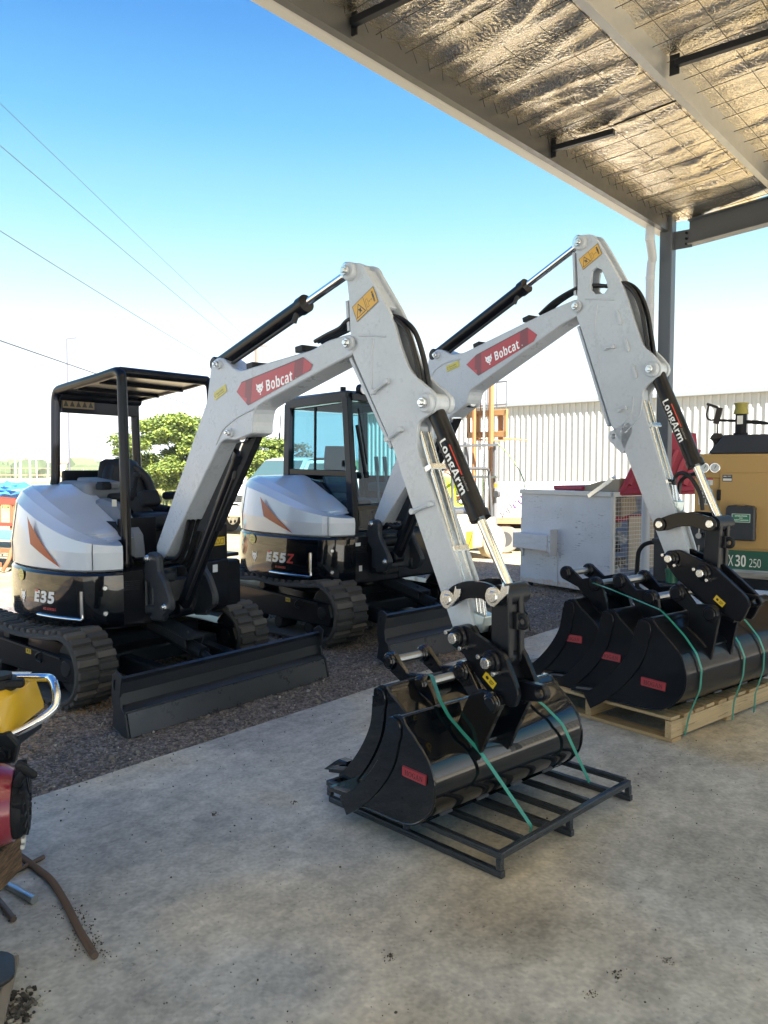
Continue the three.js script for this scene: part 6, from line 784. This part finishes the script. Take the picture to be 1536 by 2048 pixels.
{ // yard fence, posts, rails; far fence
  for (const [label, x0, z0, x1, z1, n, h] of [['rusty post-and-rail yard fence behind the smaller excavator', -19, -31, -8.6, -29, 9, 1.3], ['chain wire fence farther out across the dry paddock', -34, -52, 4, -50, 19, 1.5]]) {
    const t = thing('yard_fence', label, 'fence', frame(0, -0.014, 0, 0), 'fences behind the yard'), st = M([0.3, 0.24, 0.17], 0.7, { roughnessMap: scuff });
    for (let i = 0; i < n; i++) { const k = i / (n - 1); part(t, 'post', [rod([x0 + (x1 - x0) * k, 0, z0 + (z1 - z0) * k], [x0 + (x1 - x0) * k, h, z0 + (z1 - z0) * k], 0.035, 8)], st); }
    for (const y of [0.35, 0.8, h - 0.03]) part(t, 'rail', [rod([x0, y, z0], [x1, y, z1], 0.022, 6)], st);
    const ww = []; for (let i = 0; i < n * 6; i++) { const k = i / (n * 6); ww.push(rod([x0 + (x1 - x0) * k, 0.1, z0 + (z1 - z0) * k], [x0 + (x1 - x0) * k, h, z0 + (z1 - z0) * k], 0.006, 4)); } part(t, 'fence_wire', ww, st).userData.kind = 'stuff';
  }
  // dry grass of the paddock
  const im = new THREE.InstancedMesh((() => { const g = new THREE.BufferGeometry(); g.setAttribute('position', new THREE.Float32BufferAttribute([-0.02, 0, 0, 0.02, 0, 0, 0.06, 1, 0.02, 0, 0, -0.02, 0, 0, 0.02, -0.05, 0.8, 0.03], 3)); g.computeVertexNormals(); return g; })(), new THREE.MeshStandardMaterial({ roughness: 0.9, side: THREE.DoubleSide }), 26000); im.name = 'dry_grass'; info(im, 'dry yellow-green paddock grass beyond the yard', 'grass', null, 'stuff');
  const m = new THREE.Matrix4(), c = new THREE.Color(); for (let i = 0; i < 26000; i++) { const z = -rr(30, 62), x = rr(-0.62, -0.02) * -z, s = rr(0.2, 0.55); m.compose(v3(x, -0.014, z), new THREE.Quaternion().setFromAxisAngle(UP, rr(0, 6.28)), v3(s * 2.2, s, s * 2.2)); im.setMatrixAt(i, m); const k = rr(0.7, 1.2), g = rnd() < 0.5; im.setColorAt(i, c.setRGB((g ? 0.2 : 0.32) * k, (g ? 0.24 : 0.28) * k, 0.1 * k)); } scene.add(im);
}
{ // farm machinery parts stacked at the left: blue tarp, red frame, teal sheets, rusty implement
  const F = frame(-6.3, -0.014, -13.6, 20);
  const red = M([0.4, 0.05, 0.03], 0.6), teal = M([0.09, 0.36, 0.4], 0.5), ru = M([0.26, 0.1, 0.045], 0.85);
  { const t = thing('red_trailer', 'red steel trailer frame carrying the blue tarp at the far left', 'frame', F); for (const z of [0, -0.8]) part(t, 'rail', [bar([-1.6, 1.0, z], [1.0, 1.0, z], 0.05, 0.09)], red); part(t, 'lower_rail', [bar([-1.6, 0.62, 0.02], [1.0, 0.62, 0.02], 0.05, 0.06)], red); for (let i = 0; i < 6; i++) part(t, 'upright', [bar([-1.5 + i * 0.48, 0, 0], [-1.5 + i * 0.48, 1.0, 0], 0.04)], ru); for (let i = 0; i < 9; i++) part(t, 'infill_bar', [rod([-1.5 + i * 0.3, 0.64, 0.0], [-1.5 + i * 0.3, 0.97, 0.0], 0.012, 6)], ru); }
  { const g = new THREE.IcosahedronGeometry(1, 3), p = g.attributes.position; for (let i = 0; i < p.count; i++) { const q = 0.8 + 0.5 * fbm(p.getX(i) * 2.5, p.getY(i) * 2.5, p.getZ(i) * 2.5); p.setXYZ(i, p.getX(i) * 0.5 * q - 0.35, 1.2 + p.getY(i) * 0.17 * q, -0.35 + p.getZ(i) * 0.4 * q); } g.computeVertexNormals(); solo('tarpaulin', [g], M([0.05, 0.2, 0.55], 0.5), 'crumpled blue tarpaulin lying on the red frame at the far left', 'tarpaulin', null, F); }
  for (let i = 0; i < 2; i++) solo('teal_sheet', [box(2.4, 0.03, 0.7, -0.3, 0.5 - i * 0.2, 0.55, 0.006, 0.08)], teal, i ? 'lower of the two teal sheets leaning by the red frame' : 'upper of the two teal sheets leaning by the red frame', 'sheet', 'teal sheets', F);
  { const t = thing('rusty_implement', 'rusty orange tillage implement in front of the teal sheets at the far left', 'implement', F); part(t, 'beam', [bar([-1.4, 0.3, 0.95], [1.1, 0.3, 0.95], 0.07)], ru); part(t, 'beam', [bar([-1.4, 0.12, 1.3], [1.0, 0.12, 1.3], 0.07)], ru); for (let i = 0; i < 8; i++) { part(t, 'tine', [tube([[-1.3 + i * 0.32, 0.3, 0.95], [-1.2 + i * 0.32, 0.34, 1.12], [-1.12 + i * 0.32, 0.2, 1.25], [-1.2 + i * 0.32, 0.03, 1.3]], 0.03, 12, 6)], ru); } part(t, 'brace', [bar([-1.2, 0.3, 0.95], [-0.4, 0.12, 1.3], 0.05), bar([0.7, 0.3, 0.95], [0.1, 0.12, 1.3], 0.05)], ru); }
}
{ // low warehouse, far houses, hills, town trees, poles
  { const g = new THREE.PlaneGeometry(260, 46, 1, 1); g.rotateX(-Math.PI / 2); g.translate(-40, -0.004, -118); setting('far_road', g, M([0.5, 0.48, 0.44], 0.9)); }
  const P = [], C = [], I = [], na = 120, nr = 24; for (let j = 0; j <= nr; j++) for (let i = 0; i <= na; i++) { const a = (-52 + 104 * i / na) * R, r = 160 + 2200 * Math.pow(j / nr, 1.5), x = Math.sin(a) * r, z = -Math.cos(a) * r, k = j / nr, y = -1 + k * k * (24 + 14 * fbm(i * 0.09, j * 0.12)) + 2 * fbm(i * 0.3, j * 0.4) * k; P.push(x, y, z); const g = 0.5 + 0.5 * fbm(i * 0.5, j * 0.9), q = g > 0.55 ? [0.15, 0.155, 0.11] : [0.27, 0.25, 0.18]; C.push(...q); if (i < na && j < nr) { const b = j * (na + 1) + i; I.push(b, b + 1, b + na + 1, b + 1, b + na + 2, b + na + 1); } }
  const g = new THREE.BufferGeometry(); g.setAttribute('position', new THREE.Float32BufferAttribute(P, 3)); g.setAttribute('color', new THREE.Float32BufferAttribute(C, 3)); g.setIndex(I); g.computeVertexNormals(); setting('hills', g, new THREE.MeshStandardMaterial({ vertexColors: true, roughness: 1, side: THREE.DoubleSide }));
  const bush = new THREE.IcosahedronGeometry(1, 1), bp = bush.attributes.position; for (let i = 0; i < bp.count; i++) { const q = 0.8 + 0.5 * nz(bp.getX(i) * 2.2, bp.getY(i) * 2.2, bp.getZ(i) * 2.2); bp.setXYZ(i, bp.getX(i) * q, bp.getY(i) * q * 0.75, bp.getZ(i) * q); } bush.computeVertexNormals();
  const im = new THREE.InstancedMesh(bush, new THREE.MeshStandardMaterial({ roughness: 1 }), 1500); im.name = 'far_trees'; info(im, 'hazy mass of far trees between the town roofs', 'trees', null, 'stuff'); const m = new THREE.Matrix4(), c = new THREE.Color();
  for (let i = 0; i < 1500; i++) { const a = rr(-40, 36) * R, r = 115 + 1300 * Math.pow(rnd(), 1.6), s = rr(1.2, 3.2), k = Math.pow(Math.max(0, (r - 160) / 2200), 0.667), y = -0.6 + k * k * 24; m.compose(v3(Math.sin(a) * r, y + s * 0.5, -Math.cos(a) * r), new THREE.Quaternion().setFromAxisAngle(UP, rr(0, 6)), v3(s * rr(1, 2), s, s)); im.setMatrixAt(i, m); const q = rr(0.7, 1.2); im.setColorAt(i, c.setRGB(0.10 * q, 0.13 * q, 0.06 * q)); } scene.add(im);
  const hw = M([0.6, 0.57, 0.52], 0.7), hr = [M([0.4, 0.2, 0.13], 0.8), M([0.5, 0.5, 0.52], 0.6), M([0.65, 0.65, 0.63], 0.6)];
  for (let i = 0; i < 9; i++) { const a = (-25.5 + i * 1.4 + rr(-0.2, 0.2)) * R, r = rr(170, 420), w = rr(9, 16), k = Math.pow(Math.max(0, (r - 160) / 2200), 0.667), y = -0.6 + k * k * 24; const t2 = thing('far_house', `small far house with ${['red', 'grey', 'white'][i % 3]} roof, ${['leftmost', 'second', 'third', 'fourth', 'fifth', 'sixth', 'seventh', 'eighth', 'rightmost'][i]} along the skyline`, 'house', frame(Math.sin(a) * r, y, -Math.cos(a) * r, rr(-40, 40)), 'far town houses'); part(t2, 'wall', [box(w, 2.6, 7, 0, 1.3, 0)], hw); part(t2, 'roof', [ext([[-4.2, 2.6], [4.2, 2.6], [0, 4.2]], w + 1, -w / 2 - 0.5, 0).rotateY(Math.PI / 2)], hr[i % 3]); }
  for (const [px, d, h, nth] of [[32, 70, 3.4, 'leftmost'], [42, 60, 3.2, 'second from the left'], [61, 64, 3.4, 'third from the left'], [74, 90, 3.4, 'fourth from the left'], [216, 80, 3.6, 'rightmost'], [97, 75, 3.1, 'fifth from the left'], [155, 110, 4.0, 'second from the right']]) solo('far_pole', [rod([0, 0, 0], [0, h, 0], 0.07, 6), bar([-0.6, h, 0], [0.6, h, 0], 0.08)], M([0.55, 0.52, 0.48], 0.7), `pale pole in the far paddock below the town, ${nth} of the row`, 'pole', 'far poles', frame((px - 768) / 1600 * d, -0.02, -d, 0));
  solo('lamp_mast', [rod([0, 0, 0], [0, 7.9, 0], 0.055, 8, 0.035), bar([0, 7.9, 0], [0.5, 7.95, 0], 0.05)], M([0.12, 0.12, 0.14], 0.5), 'thin tall mast rising behind the open canopy', 'mast', null, frame(-15.7, -0.02, -40, 0));
  { const t3 = thing('power_pole', 'timber power pole with crossarms carrying the overhead wires', 'pole', frame(-11.4, -0.02, -72, 0)); part(t3, 'shaft', [rod([0, 0, 0], [0, 13, 0], 0.2, 12, 0.13)], M([0.16, 0.12, 0.09], 0.9)); part(t3, 'crossarm', [bar([-1, 12.3, 0], [1, 12.3, 0], 0.12), bar([-1, 9, 0], [1, 9, 0], 0.12)], M([0.16, 0.12, 0.09], 0.9)); }
  const wireM = M([0.05, 0.05, 0.06], 0.6);
  for (const [label, x, y0, y1, sag, r] of [['topmost overhead power wire', -11.35, 12.55, 12.2, 0.3, 0.008], ['second overhead power wire from the top', -11.6, 11.5, 11.2, 0.3, 0.011], ['third overhead power wire from the top', -11.6, 8.95, 8.9, 0.5, 0.012], ['lowest and thickest overhead wire, passing behind the open canopy', -11.5, 5.6, 5.3, 0.35, 0.02]]) { const pts = []; for (let i = 0; i <= 12; i++) { const k = i / 12, z = -6 - 66 * k; pts.push([x, y0 + (y1 - y0) * k - sag * 4 * k * (1 - k) * 0.6 + 0.0, z]); } solo('power_line', [tube(pts, r, 60, 5)], wireM, label, 'wire', 'overhead power lines'); }
}
// ---------------------------------------------------------------- things at the left edge, near the camera
{ // plate compactor with yellow cover and chrome guard loop
  const t = thing('plate_compactor', 'plate compactor with yellow cover and chrome guard loop at the left edge', 'compactor', frame(0, 0, 0, 0)), y = M([0.62, 0.38, 0.015], 0.35, { clearcoat: 0.6, clearcoatRoughness: 0.15 }), z = -2.78;
  part(t, 'cover', [loft([[-1.75, 0.70, 0.0], [-1.75, 0.72, 0.0], [-1.74, 0.815, -0.02], [-1.72, 0.835, -0.04]].map(([x0, yy, s]) => [[x0, yy, z + 0.2 + s * 0.5], [-1.29 + s, yy - 0.01, z + 0.12 + s * 0.5], [-1.265 + s, yy - 0.005, z + 0.06], [-1.27 + s, yy + 0.0, z - 0.16 - s], [x0, yy, z - 0.25 - s]]), true, 0.5, true)], y);
  part(t, 'cover_label', [box(0.09, 0.002, 0.05, -1.35, 0.838, z - 0.12, 0)], whiteTag);
  part(t, 'cover_slot', [box(0.1, 0.008, 0.012, -1.36, 0.735, z + 0.165, 0.003)], mat.dark);
  part(t, 'filler_cap', [rod([-1.35, 0.82, z + 0.02], [-1.35, 0.86, z + 0.02], 0.06, 24), rod([-1.35, 0.855, z + 0.02], [-1.35, 0.875, z + 0.02], 0.045, 24), box(0.16, 0.03, 0.04, -1.33, 0.845, z + 0.05, 0.012, 0, 0.3)], mat.dark);
  part(t, 'guard_loop', [tube([[-1.55, 0.83, z - 0.08], [-1.25, 0.835, z - 0.08], [-1.19, 0.835, z - 0.05], [-1.155, 0.80, z + 0.0], [-1.15, 0.76, z + 0.03], [-1.19, 0.725, z + 0.07], [-1.3, 0.675, z + 0.1], [-1.6, 0.6, z + 0.14]], 0.0145, 70, 14, false, 0.4)], mat.chrome);
  part(t, 'engine_bracket', [box(0.5, 0.05, 0.2, -1.5, 0.665, z, 0.01), ext([[-1.6, 0.52], [-1.33, 0.58], [-1.25, 0.6], [-1.235, 0.66], [-1.27, 0.7], [-1.6, 0.68]], 0.03, z + 0.1, 0.006)], mat.satin);
  part(t, 'hex_bolt', [move(new THREE.CylinderGeometry(0.026, 0.026, 0.02, 6), -1.283, 0.632, z + 0.137, Math.PI / 2), move(new THREE.CylinderGeometry(0.014, 0.014, 0.03, 14), -1.283, 0.632, z + 0.142, Math.PI / 2)], mat.satin);
  part(t, 'engine', [box(0.36, 0.5, 0.36, -1.84, 0.38, z, 0.05), box(0.4, 0.1, 0.3, -1.68, 0.6, z, 0.03)], mat.dark); part(t, 'base_plate', [ext([[-2.15, 0.02], [-1.75, 0.0], [-1.66, 0.04], [-1.62, 0.12], [-1.68, 0.13], [-1.75, 0.14], [-2.1, 0.14]], 0.42, z - 0.21, 0.01)], mat.satin);
}
{ // red engine with recoil starter on a steel plate
  const t = thing('engine', 'dark red small petrol engine with black recoil starter at the left edge', 'engine', frame(-1.13, 0, -2.43, -17).multiply(new THREE.Matrix4().makeTranslation(1.13, 0, 2.43))), red = M([0.21, 0.012, 0.03], 0.3, { clearcoat: 0.8, clearcoatRoughness: 0.12 }), X = -1.135, Y = 0.55, Z = -2.43;
  const ring = (x, r, dy = 0) => circle(0, 0, 1, 28).map(([a, b]) => [x, Y + dy + b * r * (b < 0 ? 0.95 : 1), Z + a * r]);
  part(t, 'fan_housing', [loft([ring(-1.5, 0.13), ring(-1.36, 0.135, 0.005), ring(-1.24, 0.132, 0.005), ring(-1.18, 0.126, 0.004), ring(-1.145, 0.112)], true, 0.6, true)], red);
  const rs = part(t, 'recoil_starter', [loft([ring(-1.15, 0.104), ring(-1.132, 0.104), ring(-1.118, 0.096), ring(-1.108, 0.075)], true, 0.5, true)], mat.dark);
  for (let i = 0; i < 14; i++) { const a = i / 14 * 6.283; part(rs, 'vent_rib', [bar([-1.106, Y + 0.035 * Math.sin(a), Z + 0.035 * Math.cos(a)], [-1.112, Y + 0.092 * Math.sin(a), Z + 0.092 * Math.cos(a)], 0.01, 0.012)], mat.satin); }
  part(rs, 'starter_bracket', [box(0.03, 0.05, 0.16, -1.125, Y + 0.07, Z + 0.03, 0.006, 0.6), box(0.02, 0.16, 0.03, -1.112, Y, Z + 0.05, 0.006, 0.3)], mat.dark);
  part(rs, 'louver', [box(0.012, 0.014, 0.03, -1.115, Y - 0.085, Z + 0.06, 0.003), box(0.012, 0.014, 0.03, -1.118, Y - 0.107, Z + 0.055, 0.003)], M([0.5, 0.5, 0.48], 0.5));
  const cd = part(rs, 'starter_neck', [tube([[-1.13, Y + 0.085, Z + 0.06], [-1.12, Y + 0.11, Z + 0.07], [-1.105, Y + 0.125, Z + 0.075]], 0.013, 12, 8)], mat.dark);
  part(cd, 'pull_handle', [move(new THREE.CapsuleGeometry(0.0125, 0.055, 6, 12), -1.1, Y + 0.135, Z + 0.08, 0.3, 0, 0.75)], mat.dark);
  part(t, 'engine_block', [box(0.3, 0.24, 0.26, -1.45, Y - 0.02, Z, 0.02)], mat.dark);
  part(t, 'mounting_plate', [box(0.6, 0.012, 0.26, -1.53, 0.425, Z + 0.02, 0.002), bar([-1.8, 0.437, Z + 0.15], [-1.225, 0.437, Z + 0.15], 0.006, 0.05)], M([0.05, 0.047, 0.045], 0.6, { metalness: 0.4 }));
}
{ // old hardwood sleeper carrying the engine, on a block
  const w = tex(512, 512, (u, v) => { const g = G64(u * 0.15, v) * 0.5 + G256(u * 0.08, v) * 0.5, k = G16(u * 0.4, v), t = 0.38 + 0.35 * (g - 0.5) + 0.2 * (k - 0.5); return [t * 1.0, t * 0.78, t * 0.56]; });
  const g = new RoundedBoxGeometry(0.8, 0.13, 0.22, 6, 0.015), p = g.attributes.position; for (let i = 0; i < p.count; i++) { const a = fbm(p.getX(i) * 14, p.getY(i) * 30, p.getZ(i) * 30); p.setXYZ(i, p.getX(i) + (p.getX(i) > 0.3 ? 0.012 * a : 0), p.getY(i) + 0.006 * a - (p.getX(i) > 0.36 && p.getY(i) < 0 ? -0.015 * (0.5 + a) : 0), p.getZ(i) + 0.008 * a); } g.computeVertexNormals();
  solo('timber_sleeper', [g.translate(-1.57, 0.352, -2.42)], M([1, 1, 1], 0.85, { map: w, bumpMap: w, bumpScale: 0.006 }), 'weathered timber sleeper end under the red engine at the left edge', 'timber');
  solo('concrete_block', [box(0.4, 0.285, 0.3, -1.6, 0.143, -2.42, 0.01)], M([0.3, 0.29, 0.27], 0.9), 'grey concrete block carrying the timber sleeper, just outside the left edge', 'block');
}
{ // steel bars on the floor
  const rb = M([0.15, 0.105, 0.085], 0.65, { metalness: 0.5, roughnessMap: scuff });
  const pts = [[-1.62, -3.28], [-1.467, -3.159], [-1.366, -3.067], [-1.285, -2.991], [-1.165, -2.833], [-1.039, -2.646], [-0.945, -2.518]].map(([x, z]) => [x, 0.0135, z]);
  const t = thing('reinforcing_bar', 'long bent ribbed reinforcing bar lying on the concrete at the left', 'steel bar', frame(0, 0, 0, 0), 'steel bars on the floor'); part(t, 'shank', [tube(pts, 0.0115, 80, 10)], rb);
  const c = new THREE.CatmullRomCurve3(pts.map(p => v3(...p))), ribs = []; for (let i = 0; i < 120; i++) { const p = c.getPointAt(0.1 + 0.895 * i / 120), d = c.getTangentAt(0.1 + 0.895 * i / 120), g = new THREE.TorusGeometry(0.0118, 0.0026, 5, 12); g.applyQuaternion(new THREE.Quaternion().setFromUnitVectors(v3(0, 0, 1), d.clone().applyAxisAngle(UP, 0.35))); g.translate(p.x, p.y, p.z); ribs.push(g); } part(t, 'rib', ribs, rb).userData.kind = 'stuff';
  const end = c.getPointAt(1), dd = c.getTangentAt(1); part(t, 'cut_end', [rod([end.x, end.y, end.z], [end.x + dd.x * 0.012, end.y, end.z + dd.z * 0.012], 0.0125, 14)], M([0.12, 0.08, 0.06], 0.7));
  solo('steel_rod', [rod([-1.62, 0.01, -2.72], [-1.385, 0.012, -3.17], 0.0095, 10)], rb, 'short brown rod crossing the bent reinforcing bar', 'steel bar', 'steel bars on the floor');
  solo('steel_pipe', [rod([-1.6, 0.015, -3.07], [-1.28, 0.015, -2.842], 0.014, 16), rod([-1.3, 0.015, -2.857], [-1.279, 0.015, -2.841], 0.0148, 16)], mat.galv, 'grey galvanised pipe end poking out under the timber sleeper', 'pipe', 'steel bars on the floor');
  solo('steel_rod', [rod([-1.6, 0.011, -3.05], [-1.3, 0.011, -2.722], 0.011, 10)], rb, 'short brown rod end nearest the camera under the timber sleeper', 'steel bar', 'steel bars on the floor');
}
{ // slotted plate and slat
  const m = M([0.06, 0.06, 0.06], 0.6, { metalness: 0.4, roughnessMap: scuff });
  const P = smoothCorners([[-0.3, 0], [0, 0], [0.03, 0.04], [0.02, 0.15], [-0.02, 0.19], [-0.3, 0.19]]), holes = []; for (let i = 0; i < 5; i++) holes.push(hull([[-0.04 - i * 0.03, 0.05, 0.008], [-0.04 - i * 0.03, 0.14, 0.008]], 8));
  const g = ext(P, 0.012, 0, 0.002, holes); g.rotateX(-Math.PI / 2); g.rotateY(0.35); g.rotateX(0.0); g.translate(-1.155, 0.02, -2.34);
  solo('slotted_plate', [g], m, 'grey slotted steel plate with round corner at the lower left edge', 'plate');
  solo('timber_offcut', [bar([-1.195, 0.011, -2.5], [-1.075, 0.011, -2.12], 0.028, 0.02)], M([0.28, 0.24, 0.19], 0.85), 'weathered thin timber slat on the floor at the lower left corner', 'timber');
}
// ---------------------------------------------------------------- shadows on for everything, then draw
scene.traverse(o => { if (o.isMesh) { o.castShadow = true; o.receiveShadow = true; } });
scene.fog = new THREE.FogExp2(0xdfe8f0, 0.0006);
renderer.render(scene, camera);
